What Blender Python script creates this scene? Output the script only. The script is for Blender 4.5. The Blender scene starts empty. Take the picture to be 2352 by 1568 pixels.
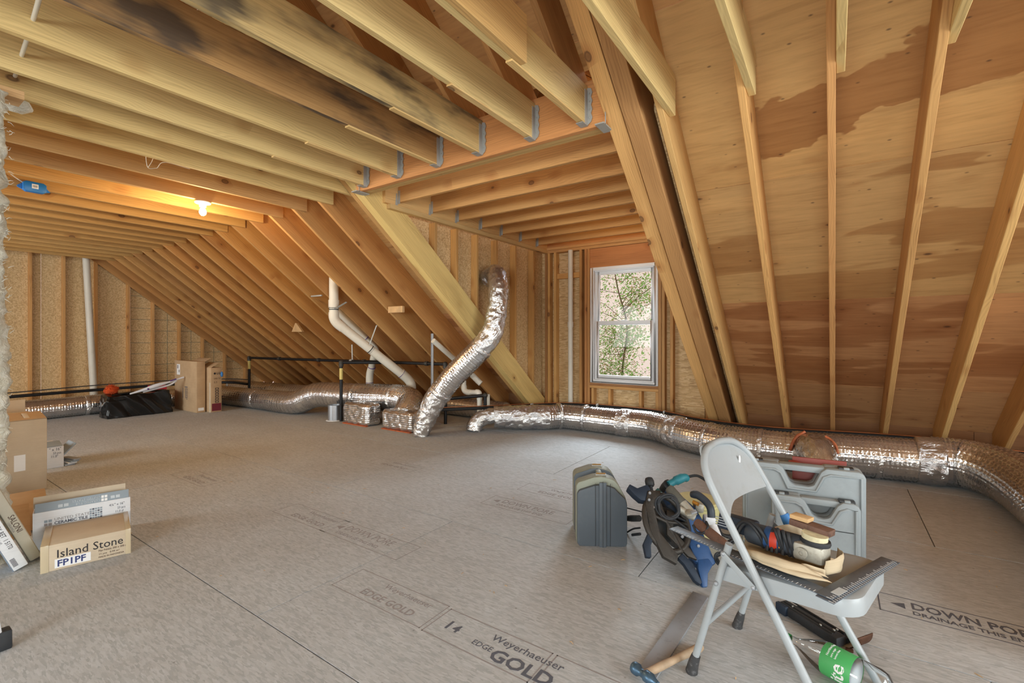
import bpy, bmesh, math, random
from mathutils import Vector, Matrix, noise
R = math.radians
random.seed(11)
scene = bpy.context.scene
COL = scene.collection

# ------------------------------------------------------------------ camera, world, lights, exposure
CAM_H = 1.175
cam_data = bpy.data.cameras.new('camera')
cam_data.sensor_width = 36.0
cam_data.lens = 36.0 * 1078.0 / 2352.0
cam_data.shift_y = -11.5 / 2352.0
cam_data.clip_start = 0.05
cam = bpy.data.objects.new('camera', cam_data)
cam.location = (0, 0, CAM_H)
cam.rotation_euler = (R(90), 0, R(34.45))
COL.objects.link(cam)
scene.camera = cam

world = bpy.data.worlds.new('sky')
scene.world = world
world.use_nodes = True
_bg = world.node_tree.nodes['Background']
_bg.inputs[0].default_value = (0.95, 0.76, 0.66, 1)
_bg.inputs[1].default_value = 0.80

def lamp(name, kind, loc, rot, energy, color, **kw):
    d = bpy.data.lights.new(name, kind)
    d.energy = energy
    d.color = color
    for k, v in kw.items():
        setattr(d, k, v)
    o = bpy.data.objects.new(name, d)
    o.location = loc
    o.rotation_euler = rot
    COL.objects.link(o)
    return o

# soft daylight entering through the dormer window
lamp('sun', 'SUN', (-3, 12, 8), (R(-62), 0, R(8)), 8.5, (0.80, 0.92, 1.0), angle=R(40))
# added fill lights behind the camera, at unseen, assumed windows (opposite dormers and end gable)
lamp('rear_fill_light', 'AREA', (0.2, -3.9, 1.75), (R(86), 0, 0), 240, (0.88, 0.985, 1.0), shape='RECTANGLE', size=3.2, size_y=1.9)
lamp('far_rear_fill_light', 'AREA', (-6.6, -3.9, 1.75), (R(86), 0, 0), 240, (0.88, 0.985, 1.0), shape='RECTANGLE', size=3.2, size_y=1.9)
lamp('gable_fill_light', 'AREA', (4.3, 0.8, 1.6), (R(88), 0, R(90)), 170, (0.88, 0.985, 1.0), shape='RECTANGLE', size=3.6, size_y=1.9)

vs = scene.view_settings
vs.view_transform = 'Standard'
vs.look = 'None'
vs.exposure = 0.34
vs.gamma = 1.0
vs.use_curve_mapping = False
scene.cycles.use_denoising = True
scene.cycles.max_bounces = 7
scene.cycles.diffuse_bounces = 4
scene.cycles.glossy_bounces = 3
scene.cycles.transmission_bounces = 3
scene.cycles.transparent_max_bounces = 8
scene.cycles.caustics_reflective = False
scene.cycles.caustics_refractive = False
scene.cycles.sample_clamp_indirect = 8.0
scene.cycles.use_adaptive_sampling = True
scene.cycles.adaptive_threshold = 0.03

# ------------------------------------------------------------------ node helpers and materials
def S(r, g, b):
    f = lambda c: (c / 255 / 12.92) if c / 255 <= 0.04045 else ((c / 255 + 0.055) / 1.055) ** 2.4
    return (f(r), f(g), f(b), 1.0)

class NT:
    def __init__(self, name):
        self.m = bpy.data.materials.new(name)
        self.m.use_nodes = True
        self.t = self.m.node_tree
        self.b = self.t.nodes['Principled BSDF']
    def n(self, kind, **kw):
        nd = self.t.nodes.new('ShaderNode' + kind)
        for k, v in kw.items():
            setattr(nd, k, v)
        return nd
    def put(self, sock, v):
        if hasattr(v, 'is_output') or isinstance(v, bpy.types.NodeSocket):
            self.t.links.new(v, sock)
        else:
            sock.default_value = v
    def math(self, op, a, b=0.0, c=None, clamp=False):
        nd = self.n('Math', operation=op, use_clamp=clamp)
        self.put(nd.inputs[0], a); self.put(nd.inputs[1], b)
        if c is not None: self.put(nd.inputs[2], c)
        return nd.outputs[0]
    def mix(self, f, a, b, mode='MIX'):
        nd = self.n('MixRGB', blend_type=mode)
        self.put(nd.inputs[0], f); self.put(nd.inputs[1], a); self.put(nd.inputs[2], b)
        return nd.outputs[0]
    def ramp(self, f, stops, interp='LINEAR'):
        nd = self.n('ValToRGB')
        cr = nd.color_ramp
        cr.interpolation = interp
        while len(cr.elements) < len(stops):
            cr.elements.new(0.5)
        for e, (p, c) in zip(cr.elements, stops):
            e.position = p
            e.color = c if isinstance(c, tuple) else (c, c, c, 1)
        self.put(nd.inputs[0], f)
        return nd.outputs[0]
    def noise(self, vec, scale, detail=3.0, rough=0.55, dist=0.0):
        nd = self.n('TexNoise')
        self.put(nd.inputs['Vector'], vec)
        nd.inputs['Scale'].default_value = scale
        nd.inputs['Detail'].default_value = detail
        nd.inputs['Roughness'].default_value = rough
        nd.inputs['Distortion'].default_value = dist
        return nd.outputs[0]
    def voro(self, vec, scale, feature='F1', rand=1.0):
        nd = self.n('TexVoronoi', feature=feature)
        self.put(nd.inputs['Vector'], vec)
        nd.inputs['Scale'].default_value = scale
        nd.inputs['Randomness'].default_value = rand
        return nd
    def mapping(self, vec, loc=(0, 0, 0), rot=(0, 0, 0), scale=(1, 1, 1)):
        nd = self.n('Mapping')
        self.put(nd.inputs[0], vec)
        self.put(nd.inputs[1], loc)
        nd.inputs[2].default_value = rot
        nd.inputs[3].default_value = scale
        return nd.outputs[0]
    def vadd(self, a, b):
        nd = self.n('VectorMath', operation='ADD')
        self.put(nd.inputs[0], a); self.put(nd.inputs[1], b)
        return nd.outputs[0]
    def bump(self, h, strength=0.3, dist=0.01):
        nd = self.n('Bump')
        nd.inputs['Strength'].default_value = strength
        nd.inputs['Distance'].default_value = dist
        self.put(nd.inputs['Height'], h)
        self.put(self.b.inputs['Normal'], nd.outputs[0])
    def color(self, c): self.put(self.b.inputs['Base Color'], c)
    def rough(self, c): self.put(self.b.inputs['Roughness'], c)
    def metal(self, c): self.put(self.b.inputs['Metallic'], c)
    def uv(self):
        return self.n('TexCoord').outputs['UV']
    def obj(self):
        return self.n('TexCoord').outputs['Object']
    def objinfo(self):
        return self.n('ObjectInfo')
    def randoff(self, k=37.0):
        oi = self.objinfo()
        cx = self.n('CombineXYZ')
        r = self.math('MULTIPLY', oi.outputs['Random'], k)
        self.put(cx.inputs[0], r); self.put(cx.inputs[1], self.math('MULTIPLY', r, 1.7)); self.put(cx.inputs[2], r)
        return cx.outputs[0]

M = {}

def plain(name, col, rough=0.5, metal=0.0, noise_amt=0.0, nscale=20.0, bump=0.0):
    t = NT(name)
    if noise_amt:
        v = t.noise(t.vadd(t.obj(), t.randoff()), nscale, 5, 0.6)
        lo = tuple(c * (1 - noise_amt) for c in col[:3]) + (1,)
        hi = tuple(min(1, c * (1 + noise_amt * 0.6)) for c in col[:3]) + (1,)
        t.color(t.ramp(v, [(0.3, lo), (0.7, hi)]))
        if bump:
            t.bump(v, bump, 0.004)
    else:
        t.color(col)
    t.rough(rough); t.metal(metal)
    M[name] = t.m
    return t.m

def make_lumber(name, rough=0.75, knot=1.0):
    t = NT(name)
    uv = t.uv()
    oi = t.objinfo()
    off = t.randoff(53.0)
    p = t.vadd(uv, off)
    warp = t.noise(t.mapping(p, scale=(1.6, 5, 1)), 1.0, 2, 0.5)
    # growth-ring stripes, slightly wandering along the board
    sep = t.n('SeparateXYZ'); t.put(sep.inputs[0], p)
    y = t.math('ADD', t.math('MULTIPLY', sep.outputs[1], 1.0), t.math('MULTIPLY', warp, 0.16))
    rings = t.math('SINE', t.math('MULTIPLY', y, 420.0))
    rings = t.math('MULTIPLY', t.math('ADD', rings, 1.0), 0.5)
    fibre = t.noise(t.mapping(p, scale=(3, 140, 1)), 1.0, 2, 0.65)
    broad = t.noise(t.mapping(p, scale=(0.9, 7, 1)), 1.0, 2, 0.55, 0.6)
    # knots
    vo = t.voro(t.mapping(p, scale=(4.2, 6.5, 1)), 1.0)
    d = vo.outputs['Distance']
    keep = t.n('SeparateXYZ'); t.put(keep.inputs[0], vo.outputs['Color'])
    kp = t.math('GREATER_THAN', keep.outputs[0], 0.74)
    kn = t.math('MULTIPLY', t.ramp(d, [(0.0, 0.8), (0.07, 0.65), (0.11, 1.0), (0.15, 0.0)]), kp)
    halo = t.math('MULTIPLY', t.ramp(d, [(0.1, 1.0), (0.42, 0.0)]), kp)
    g = t.math('ADD', t.math('MULTIPLY', rings, 0.12), t.math('MULTIPLY', fibre, 0.5))
    g = t.math('ADD', g, t.math('MULTIPLY', broad, 0.5))
    shade = t.ramp(g, [(0.26, (0.55, 0.47, 0.40, 1)), (0.46, (0.90, 0.86, 0.82, 1)), (0.70, (1.12, 1.12, 1.10, 1))])
    c = t.mix(1.0, oi.outputs['Color'], shade, 'MULTIPLY')
    c = t.mix(t.math('MULTIPLY', halo, 0.6 * knot), c, t.mix(1.0, c, (0.62, 0.42, 0.28, 1), 'MULTIPLY'))
    c = t.mix(t.math('MULTIPLY', kn, 0.8 * knot), c, (0.10, 0.045, 0.02, 1))
    t.color(c); t.rough(rough)
    M[name] = t.m
make_lumber('lumber')

def make_stained(name):
    """board with a dark weather stain of its own (blue-black mould)"""
    t = NT(name)
    uv = t.uv(); oi = t.objinfo(); p = t.vadd(uv, t.randoff(53.0))
    fibre = t.noise(t.mapping(p, scale=(3, 140, 1)), 1.0, 4, 0.65)
    broad = t.noise(t.mapping(p, scale=(0.9, 7, 1)), 1.0, 3, 0.55, 0.6)
    g = t.math('ADD', t.math('MULTIPLY', fibre, 0.55), t.math('MULTIPLY', broad, 0.5))
    shade = t.ramp(g, [(0.30, (0.5, 0.43, 0.37, 1)), (0.52, (0.86, 0.82, 0.78, 1)), (0.75, (1.1, 1.1, 1.08, 1))])
    c = t.mix(1.0, oi.outputs['Color'], shade, 'MULTIPLY')
    blot = t.noise(t.mapping(uv, loc=(2.1, 0.4, 0), scale=(1.3, 4.5, 1)), 1.0, 4, 0.6)
    c = t.mix(t.ramp(blot, [(0.46, 0.0), (0.62, 0.85)]), c, (0.045, 0.035, 0.03, 1))
    t.color(c); t.rough(0.8)
    M[name] = t.m
make_stained('lumber_stained')

def make_plywood(name):
    t = NT(name)
    p = t.vadd(t.uv(), t.randoff(19.0))
    big = t.noise(t.mapping(p, scale=(0.38, 2.0, 1)), 1.0, 3, 0.55, 0.5)
    fine = t.noise(t.mapping(p, scale=(5, 60, 1)), 1.0, 5, 0.6, 0.3)
    mid = t.noise(t.mapping(p, scale=(1.4, 11, 1)), 1.0, 4, 0.6, 1.2)
    oc = t.objinfo().outputs['Color']
    base = t.mix(t.ramp(big, [(0.555, 0.0), (0.567, 0.7), (0.66, 1.0)]), oc, t.mix(1.0, oc, (0.68, 0.56, 0.47, 1), 'MULTIPLY'))
    base = t.mix(t.ramp(big, [(0.36, 0.8), (0.42, 0.0)]), base, t.mix(1.0, oc, (1.12, 1.12, 1.1, 1), 'MULTIPLY'))
    # one broad heartwood streak crossing the upper sheets of the right-hand bay
    su = t.n('SeparateXYZ'); t.put(su.inputs[0], t.uv())
    wv = t.noise(t.mapping(t.uv(), scale=(1.6, 3.0, 1)), 1.0, 4, 0.6)
    cen = t.math('ADD', t.math('MULTIPLY', su.outputs[0], 0.28), t.math('MULTIPLY', t.math('SUBTRACT', wv, 0.5), 0.75))
    dist = t.math('ABSOLUTE', t.math('SUBTRACT', t.math('ADD', su.outputs[1], cen), 4.09))
    hw = t.math('MULTIPLY', t.ramp(dist, [(0.185, 1.0), (0.2, 0.0)]), t.ramp(t.math('ADD', su.outputs[0], 1.0), [(0.56, 0.0), (0.6, 1.0)]))
    base = t.mix(t.math('MULTIPLY', hw, 0.9), base, t.mix(1.0, oc, (0.62, 0.47, 0.38, 1), 'MULTIPLY'))
    tone = t.math('ADD', t.math('MULTIPLY', fine, 0.5), t.math('MULTIPLY', mid, 0.6))
    shade = t.ramp(tone, [(0.32, (0.76, 0.69, 0.62, 1)), (0.55, (0.96, 0.95, 0.93, 1)), (0.75, (1.08, 1.08, 1.07, 1))])
    c = t.mix(1.0, base, shade, 'MULTIPLY')
    vo = t.voro(t.mapping(p, scale=(2.6, 5.2, 1)), 1.0)
    kn = t.ramp(vo.outputs['Distance'], [(0.03, 1.0), (0.075, 0.0)])
    halo = t.ramp(vo.outputs['Distance'], [(0.05, 0.6), (0.22, 0.0)])
    c = t.mix(halo, c, t.mix(1.0, c, (0.72, 0.58, 0.48, 1), 'MULTIPLY'))
    c = t.mix(t.math('MULTIPLY', kn, 0.8), c, (0.09, 0.04, 0.022, 1))
    v2 = t.voro(t.mapping(p, loc=(4.3, 1.1, 0), scale=(7, 15, 1)), 1.0)
    c = t.mix(t.math('MULTIPLY', t.ramp(v2.outputs['Distance'], [(0.04, 1.0), (0.10, 0.0)]), 0.7), c, (0.08, 0.04, 0.025, 1))
    t.color(c); t.rough(0.62)
    M[name] = t.m
make_plywood('plywood')

def make_osb(name, dark, mid, light, flake=1.0, rough=0.7, dirt=0.0):
    t = NT(name)
    p = t.vadd(t.obj(), t.randoff(11.0))
    acc = None
    vals = []
    for k, (ang, sx, sy) in enumerate([(0.35, 9, 42), (-0.75, 10, 46), (1.25, 8, 40), (2.3, 11, 50)]):
        vo = t.voro(t.mapping(p, loc=(k * 3.1, k * 1.7, 0), rot=(0, 0, ang), scale=(sx * flake, sy * flake, sy * flake)), 1.0)
        sp = t.n('SeparateXYZ'); t.put(sp.inputs[0], vo.outputs['Color'])
        vals.append(sp.outputs[0])
        vals.append(sp.outputs[1])
    a = t.mix(t.ramp(vals[1], [(0.45, 0.0), (0.55, 1.0)]), vals[0], vals[2])
    b = t.mix(t.ramp(vals[5], [(0.5, 0.0), (0.6, 1.0)]), a, vals[4])
    b = t.mix(t.ramp(vals[7], [(0.66, 0.0), (0.72, 1.0)]), b, vals[6])
    f = t.noise(p, 70.0 * flake, 4, 0.6)
    tone = t.math('ADD', t.math('MULTIPLY', b, 0.75), t.math('MULTIPLY', f, 0.3))
    c = t.ramp(tone, [(0.12, dark), (0.5, mid), (0.95, light)])
    if dirt:
        bl = t.noise(p, 1.3, 5, 0.62)
        c = t.mix(t.ramp(bl, [(0.38, dirt), (0.62, 0.0)]), c, t.mix(1.0, c, (0.72, 0.66, 0.6, 1), 'MULTIPLY'))
        vs_ = t.voro(p, 9.0)
        c = t.mix(t.math('MULTIPLY', t.ramp(vs_.outputs['Distance'], [(0.02, 1.0), (0.06, 0.0)]), 0.5), c, (0.12, 0.10, 0.09, 1))
    t.color(c); t.rough(rough)
    M[name] = t.m
make_osb('osb_wall', S(186, 150, 104), S(212, 178, 128), S(230, 202, 156), flake=1.5)
make_osb('osb_floor', S(168, 172, 175), S(185, 188, 191), S(199, 202, 206), flake=3.2, rough=0.72, dirt=0.3)

def make_foil(name, kind):
    t = NT(name)
    uv = t.uv()
    p = t.vadd(uv, t.randoff(9.0))
    sp = t.n('SeparateXYZ'); t.put(sp.inputs[0], uv)
    if kind == 'bubble':      # quilted bubble wrap under foil
        k = 2 * math.pi / 0.046
        u = t.math('MULTIPLY', sp.outputs[0], k)
        row = t.math('MULTIPLY', sp.outputs[1], k)
        a = t.math('SINE', t.math('ADD', u, row))
        b = t.math('SINE', t.math('SUBTRACT', u, row))
        q = t.math('MULTIPLY', t.math('ADD', t.math('MULTIPLY', a, b), 1.0), 0.5)
        cr = t.noise(p, 16.0, 4, 0.6, 1.0)
        h = t.math('ADD', t.math('MULTIPLY', q, 0.55), t.math('MULTIPLY', cr, 0.9))
        t.bump(cr, 0.5, 0.010)
    else:                     # crumpled foil
        a = t.noise(t.mapping(p, scale=(1.0, 1.6, 1)), 9.0, 5, 0.62, 1.6)
        v = t.voro(p, 22.0, 'DISTANCE_TO_EDGE')
        h = t.math('ADD', t.math('MULTIPLY', a, 1.3), t.math('MULTIPLY', v.outputs['Distance'], 0.5))
        t.bump(h, 0.7, 0.016)
    cl = t.noise(p, 5.0, 2)
    t.color(t.ramp(cl, [(0.3, S(205, 205, 208)), (0.7, S(238, 236, 232))]))
    t.rough(t.ramp(cl, [(0.3, 0.12), (0.7, 0.22)])); t.metal(0.92)
    M[name] = t.m
make_foil('foil_bubble', 'bubble')
make_foil('foil_crumple', 'crumple')

def make_insul(name):
    t = NT(name)
    p = t.obj()
    a = t.noise(t.mapping(p, scale=(1, 1, 1)), 14.0, 6, 0.7, 2.5)
    t.color(t.ramp(a, [(0.3, S(206, 198, 176)), (0.5, S(236, 230, 212)), (0.7, S(250, 247, 236))]))
    t.rough(1.0)
    t.bump(a, 0.8, 0.03)
    M[name] = t.m
make_insul('insulation')

def make_card(name, c0, c1):
    t = NT(name)
    p = t.vadd(t.obj(), t.randoff(7.0))
    a = t.noise(p, 6.0, 5, 0.6)
    f = t.noise(t.mapping(p, scale=(1, 1, 60)), 3.0, 2)
    v = t.math('ADD', t.math('MULTIPLY', a, 0.7), t.math('MULTIPLY', f, 0.3))
    t.color(t.ramp(v, [(0.3, c0), (0.7, c1)]))
    t.rough(0.8)
    M[name] = t.m
make_card('cardboard', S(178, 148, 114), S(200, 170, 134))
make_card('cardboard_pale', S(194, 176, 152), S(212, 196, 172))
make_card('kraft_paper', S(176, 157, 128), S(208, 190, 160))
make_card('card_white', S(214, 216, 220), S(236, 238, 242))

def make_worn(name, base, wear, rough=0.4, metal=0.0, amt=0.5, scale=9.0):
    t = NT(name)
    p = t.vadd(t.obj(), t.randoff(7.0))
    a = t.noise(p, scale, 6, 0.65)
    b = t.noise(p, scale * 6, 4, 0.6)
    f = t.math('ADD', t.math('MULTIPLY', a, 0.7), t.math('MULTIPLY', b, 0.3))
    t.color(t.mix(t.math('MULTIPLY', t.ramp(f, [(0.52, 0.0), (0.68, 1.0)]), amt), base, wear))
    t.rough(t.ramp(a, [(0.3, rough), (0.7, min(1, rough + 0.2))])); t.metal(metal)
    M[name] = t.m
make_worn('chair_paint', S(160, 166, 170), S(136, 130, 120), 0.30, 0.0, 0.3, 6.0)
make_worn('case_plastic', S(152, 160, 164), S(130, 136, 138), 0.48, 0.0, 0.4, 5.0)
make_worn('case_dark', S(84, 92, 100), S(110, 114, 116), 0.5, 0.0, 0.3, 5.0)
make_worn('case_top', S(142, 146, 132), S(112, 114, 106), 0.5, 0.0, 0.4, 6.0)
make_worn('saw_blue', S(38, 74, 120), S(24, 44, 76), 0.4, 0.1, 0.6, 12.0)
make_worn('cast_metal', S(72, 68, 64), S(40, 36, 34), 0.45, 0.6, 0.7, 14.0)
make_worn('navy_metal', S(34, 46, 62), S(20, 24, 30), 0.5, 0.2, 0.6, 14.0)
make_worn('cast_alu', S(176, 172, 160), S(120, 112, 100), 0.42, 0.5, 0.6, 18.0)
make_worn('steel_dull', S(164, 168, 174), S(128, 132, 138), 0.38, 0.35, 0.6, 10.0)
make_worn('square_steel', S(104, 112, 122), S(70, 76, 84), 0.36, 0.4, 0.6, 10.0)
make_worn('wood_grip', S(104, 74, 60), S(46, 34, 30), 0.6, 0.0, 0.8, 26.0)
make_worn('teal_plastic', S(36, 118, 130), S(26, 80, 92), 0.42, 0.0, 0.4, 14.0)
make_worn('green_plastic', S(44, 88, 84), S(24, 52, 50), 0.45, 0.0, 0.5, 14.0)
make_worn('grey_grip', S(86, 84, 76), S(58, 56, 52), 0.5, 0.0, 0.5, 14.0)
make_worn('dark_grip', S(52, 60, 70), S(36, 40, 46), 0.45, 0.0, 0.5, 14.0)
make_worn('rubber', S(38, 40, 44), S(70, 72, 74), 0.55, 0.0, 0.3, 20.0)
make_worn('tape_grey', S(58, 58, 60), S(140, 140, 142), 0.5, 0.0, 0.6, 60.0)
make_worn('rust', S(92, 62, 46), S(54, 40, 34), 0.6, 0.5, 0.6, 25.0)
make_worn('galvanised', S(178, 177, 172), S(150, 150, 148), 0.4, 0.3, 0.6, 14.0)
make_worn('pvc', S(226, 220, 206), S(206, 196, 178), 0.35, 0.0, 0.4, 5.0)
make_worn('black_pipe', S(26, 27, 30), S(52, 54, 58), 0.35, 0.3, 0.3, 12.0)
make_worn('pipe_fitting', S(74, 72, 68), S(50, 46, 42), 0.5, 0.6, 0.5, 20.0)
plain('black_foam', S(24, 25, 26), 0.7)
plain('copper', S(170, 104, 66), 0.35, 0.9)
plain('white_vinyl', S(247, 248, 250), 0.35)
make_worn('sheet_metal', S(190, 194, 200), S(160, 166, 172), 0.28, 0.9, 0.5, 14.0)
plain('ink', S(92, 94, 104), 0.8)
plain('ink_faint', S(150, 144, 144), 0.8)
plain('ink_dark', S(40, 38, 44), 0.8)
plain('ink_purple', S(92, 62, 132), 0.5)
plain('ink_brown', S(84, 62, 52), 0.8)
plain('ink_blue', S(56, 66, 116), 0.8)
plain('print_grey', S(150, 162, 172), 0.7)
plain('print_pale', S(196, 204, 210), 0.7)
plain('print_maroon', S(116, 36, 52), 0.7)
plain('sticker_white', S(240, 240, 240), 0.6)
plain('sticker_yellow', S(214, 196, 120), 0.6)
plain('cable_white', S(232, 226, 212), 0.5)
plain('blue_box', S(32, 120, 196), 0.4)
plain('red_box', S(206, 54, 70), 0.6, 0, 0.2, 8)
plain('pink_box', S(214, 140, 140), 0.6, 0, 0.15, 8)
plain('orange_fluff', S(196, 74, 26), 0.95, 0, 0.3, 30)
plain('white_plastic', S(222, 226, 236), 0.4)
plain('caulk', S(190, 96, 50), 0.7, 0, 0.3, 20)
plain('mastic', S(196, 110, 70), 0.6, 0, 0.3, 20)
plain('latch_black', S(48, 50, 52), 0.45)
plain('brass', S(176, 140, 88), 0.35, 0.8)
plain('red_plastic', S(140, 56, 44), 0.5)
plain('orange_plastic', S(208, 140, 50), 0.5)
plain('tape_blue', S(58, 124, 190), 0.6, 0, 0.2, 40)
plain('yellow_pad', S(214, 206, 150), 0.8, 0, 0.12, 8)
plain('block_wood', S(206, 168, 120), 0.8, 0, 0.2, 12)
plain('handle_wood', S(186, 160, 132), 0.55, 0, 0.25, 14)
plain('leaf_green', S(86, 128, 52), 0.6, 0, 0.35, 3)
plain('leaf_dry', S(150, 128, 92), 0.7, 0, 0.35, 3)
plain('bark', S(96, 88, 72), 0.9, 0, 0.3, 10)
plain('label_green', S(76, 170, 96), 0.5)
plain('cap_green', S(30, 124, 62), 0.4)
plain('sander_pad', S(216, 206, 170), 0.8, 0, 0.25, 30)
plain('bag_black', S(14, 15, 17), 0.22)
plain('cobweb_silk', S(230, 222, 206), 0.8)
plain('dark_void', S(30, 34, 38), 0.9)
plain('red_label', S(196, 60, 40), 0.5)
plain('hammer_blue', S(92, 122, 148), 0.35, 0.7, 0.3, 20)

def make_leaf(name, col):
    t = NT(name)
    v = t.noise(t.obj(), 6.0, 2)
    c = t.ramp(v, [(0.3, tuple(x * 0.7 for x in col[:3]) + (1,)), (0.7, col)])
    df = t.n('BsdfDiffuse'); tl = t.n('BsdfTranslucent'); mx = t.n('MixShader')
    t.put(df.inputs[0], c); t.put(tl.inputs[0], c); mx.inputs[0].default_value = 0.5
    t.t.links.new(df.outputs[0], mx.inputs[1]); t.t.links.new(tl.outputs[0], mx.inputs[2])
    t.t.links.new(mx.outputs[0], t.t.nodes['Material Output'].inputs['Surface'])
    M[name] = t.m
make_leaf('leaf_green', S(112, 150, 70)); make_leaf('leaf_dry', S(164, 140, 106))

def make_glass(name, col, rough=0.02, alpha=0.12):
    t = NT(name)
    tr = t.n('BsdfTransparent'); tr.inputs[0].default_value = (0.96, 0.97, 0.97, 1)
    gl = t.n('BsdfGlossy'); gl.inputs[0].default_value = col; gl.inputs['Roughness'].default_value = rough
    fr = t.n('Fresnel'); fr.inputs[0].default_value = 1.35
    f = t.math('ADD', t.math('MULTIPLY', fr.outputs[0], 0.9 if alpha else 0.25), alpha, clamp=True)
    mx = t.n('MixShader')
    t.put(mx.inputs[0], f)
    t.t.links.new(tr.outputs[0], mx.inputs[1]); t.t.links.new(gl.outputs[0], mx.inputs[2])
    out = t.t.nodes['Material Output']
    t.t.links.new(mx.outputs[0], out.inputs['Surface'])
    M[name] = t.m
make_glass('window_glass', (1, 1, 1, 1), 0.01, 0.0)
make_glass('clear_plastic', (1, 1, 1, 1), 0.06, 0.05)

def make_emit(name, col, strength):
    t = NT(name)
    t.color(col)
    t.b.inputs['Emission Color'].default_value = col
    t.b.inputs['Emission Strength'].default_value = strength
    M[name] = t.m
make_emit('bulb_glow', (1.0, 0.86, 0.62, 1), 14.0)

# ------------------------------------------------------------------ mesh helpers
def link(o, parent=None):
    COL.objects.link(o)
    if parent is not None:
        o.parent = parent
        pm = Matrix.Identity(4)
        chain = []
        q = parent
        while q is not None:
            chain.append(q); q = q.parent
        for q in reversed(chain):
            pm = pm @ q.matrix_parent_inverse @ q.matrix_basis
        o.matrix_parent_inverse = pm.inverted()
    return o

class MB:
    """collects shapes of ONE part (world coordinates, or local ones mapped by self.T)"""
    def __init__(self, T=None):
        self.v, self.f, self.uv = [], [], []
        self.T = T or Matrix.Identity(4)
    def add(self, verts, faces, uvs=None):
        b = len(self.v)
        self.v += [self.T @ Vector(p) for p in verts]
        for k, f in enumerate(faces):
            self.f.append([b + i for i in f])
            if uvs:
                self.uv.append(uvs[k])
            else:
                q = [Vector(verts[i]) for i in f]
                nrm = (q[1] - q[0]).cross(q[2] - q[0]) if len(q) > 2 else Vector((0, 0, 1))
                a = max(range(3), key=lambda i: abs(nrm[i]))
                ij = [(1, 2), (0, 2), (0, 1)][a]
                self.uv.append([(p[ij[0]], p[ij[1]]) for p in q])
        return self
    def box(self, lo, hi, rot=None, c=None):
        x0, y0, z0 = lo; x1, y1, z1 = hi
        vs_ = [Vector(p) for p in ((x0, y0, z0), (x1, y0, z0), (x1, y1, z0), (x0, y1, z0), (x0, y0, z1), (x1, y0, z1), (x1, y1, z1), (x0, y1, z1))]
        if rot is not None:
            c = Vector(c) if c is not None else (vs_[0] + vs_[6]) / 2
            vs_ = [rot @ (p - c) + c for p in vs_]
        return self.add(vs_, [(0, 3, 2, 1), (4, 5, 6, 7), (0, 1, 5, 4), (1, 2, 6, 5), (2, 3, 7, 6), (3, 0, 4, 7)])
    def prism(self, poly, d, fr):
        """2D polygon extruded by d; fr = (origin, ex, ey) ; extrusion along ex x ey"""
        o, ex, ey = Vector(fr[0]), Vector(fr[1]).normalized(), Vector(fr[2]).normalized()
        ez = ex.cross(ey)
        n = len(poly)
        a = [o + ex * x + ey * y for x, y in poly]
        b = [p + ez * d for p in a]
        fs = [tuple(range(n - 1, -1, -1)), tuple(range(n, 2 * n))]
        fs += [(i, (i + 1) % n, n + (i + 1) % n, n + i) for i in range(n)]
        return self.add(a + b, fs)
    def tube(self, pts, r, n=10, cap=True, closed=False, wob=0.0, uvk=1.0, dim=0.0, crum=0.0):
        pts = [Vector(p) for p in pts]
        m = len(pts)
        rr = r if isinstance(r, (list, tuple)) else [r] * m
        tang = []
        for i in range(m):
            a = pts[i - 1] if (i > 0 or closed) else pts[i]
            b = pts[(i + 1) % m] if (i < m - 1 or closed) else pts[i]
            d = b - a
            tang.append(d.normalized() if d.length > 1e-9 else Vector((0, 0, 1)))
        t0 = tang[0]
        ref = Vector((0, 0, 1)) if abs(t0.z) < 0.9 else Vector((1, 0, 0))
        nx = (ref - t0 * ref.dot(t0)).normalized()
        rings, L, length = [], [], 0.0
        for i in range(m):
            if i:
                length += (pts[i] - pts[i - 1]).length
                nx = (nx - tang[i] * nx.dot(tang[i]))
                nx = nx.normalized() if nx.length > 1e-6 else Vector((1, 0, 0))
            ny = tang[i].cross(nx)
            ring = []
            for k in range(n):
                a = 2 * math.pi * k / n
                q = nx * math.cos(a) + ny * math.sin(a)
                rad = rr[i]
                if wob:
                    rad *= 1 + wob * noise.noise((pts[i] + q * rr[i]) * 9.0) + wob * 0.6 * noise.noise((pts[i] + q * rr[i]) * 27.0)
                if dim:
                    k_ = 2 * math.pi / 0.062
                    rad += dim * math.sin(k_ * (length + a * rr[i])) * math.sin(k_ * (length - a * rr[i]))
                if crum:
                    w_ = pts[i] + q * rr[i]
                    rad += crum * (1 - 2.2 * abs(noise.noise(w_ * 13.0)) - 1.2 * abs(noise.noise(w_ * 31.0)))
                p = pts[i] + q * rad
                ring.append(p)
            rings.append(ring); L.append(length)
        vs_ = [p for ring in rings for p in ring]
        fs, us = [], []
        segs = m if closed else m - 1
        for i in range(segs):
            j = (i + 1) % m
            for k in range(n):
                k2 = (k + 1) % n
                fs.append((i * n + k, i * n + k2, j * n + k2, j * n + k))
                c0 = 2 * math.pi * rr[i] * k / n * uvk; c1 = 2 * math.pi * rr[i] * (k + 1) / n * uvk
                u0 = L[i] * uvk; u1 = (L[j] if j else L[-1] + 0.1) * uvk
                us.append([(u0, c0), (u0, c1), (u1, c1), (u1, c0)])
        if cap and not closed:
            fs.append(tuple(range(n - 1, -1, -1))); us.append([(p.x, p.y) for p in rings[0]])
            fs.append(tuple((m - 1) * n + k for k in range(n))); us.append([(p.x, p.y) for p in rings[-1]])
        return self.add(vs_, fs, us)
    def cyl(self, a, b, r, n=14, r2=None):
        return self.tube([a, b], [r, r if r2 is None else r2], n)
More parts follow.
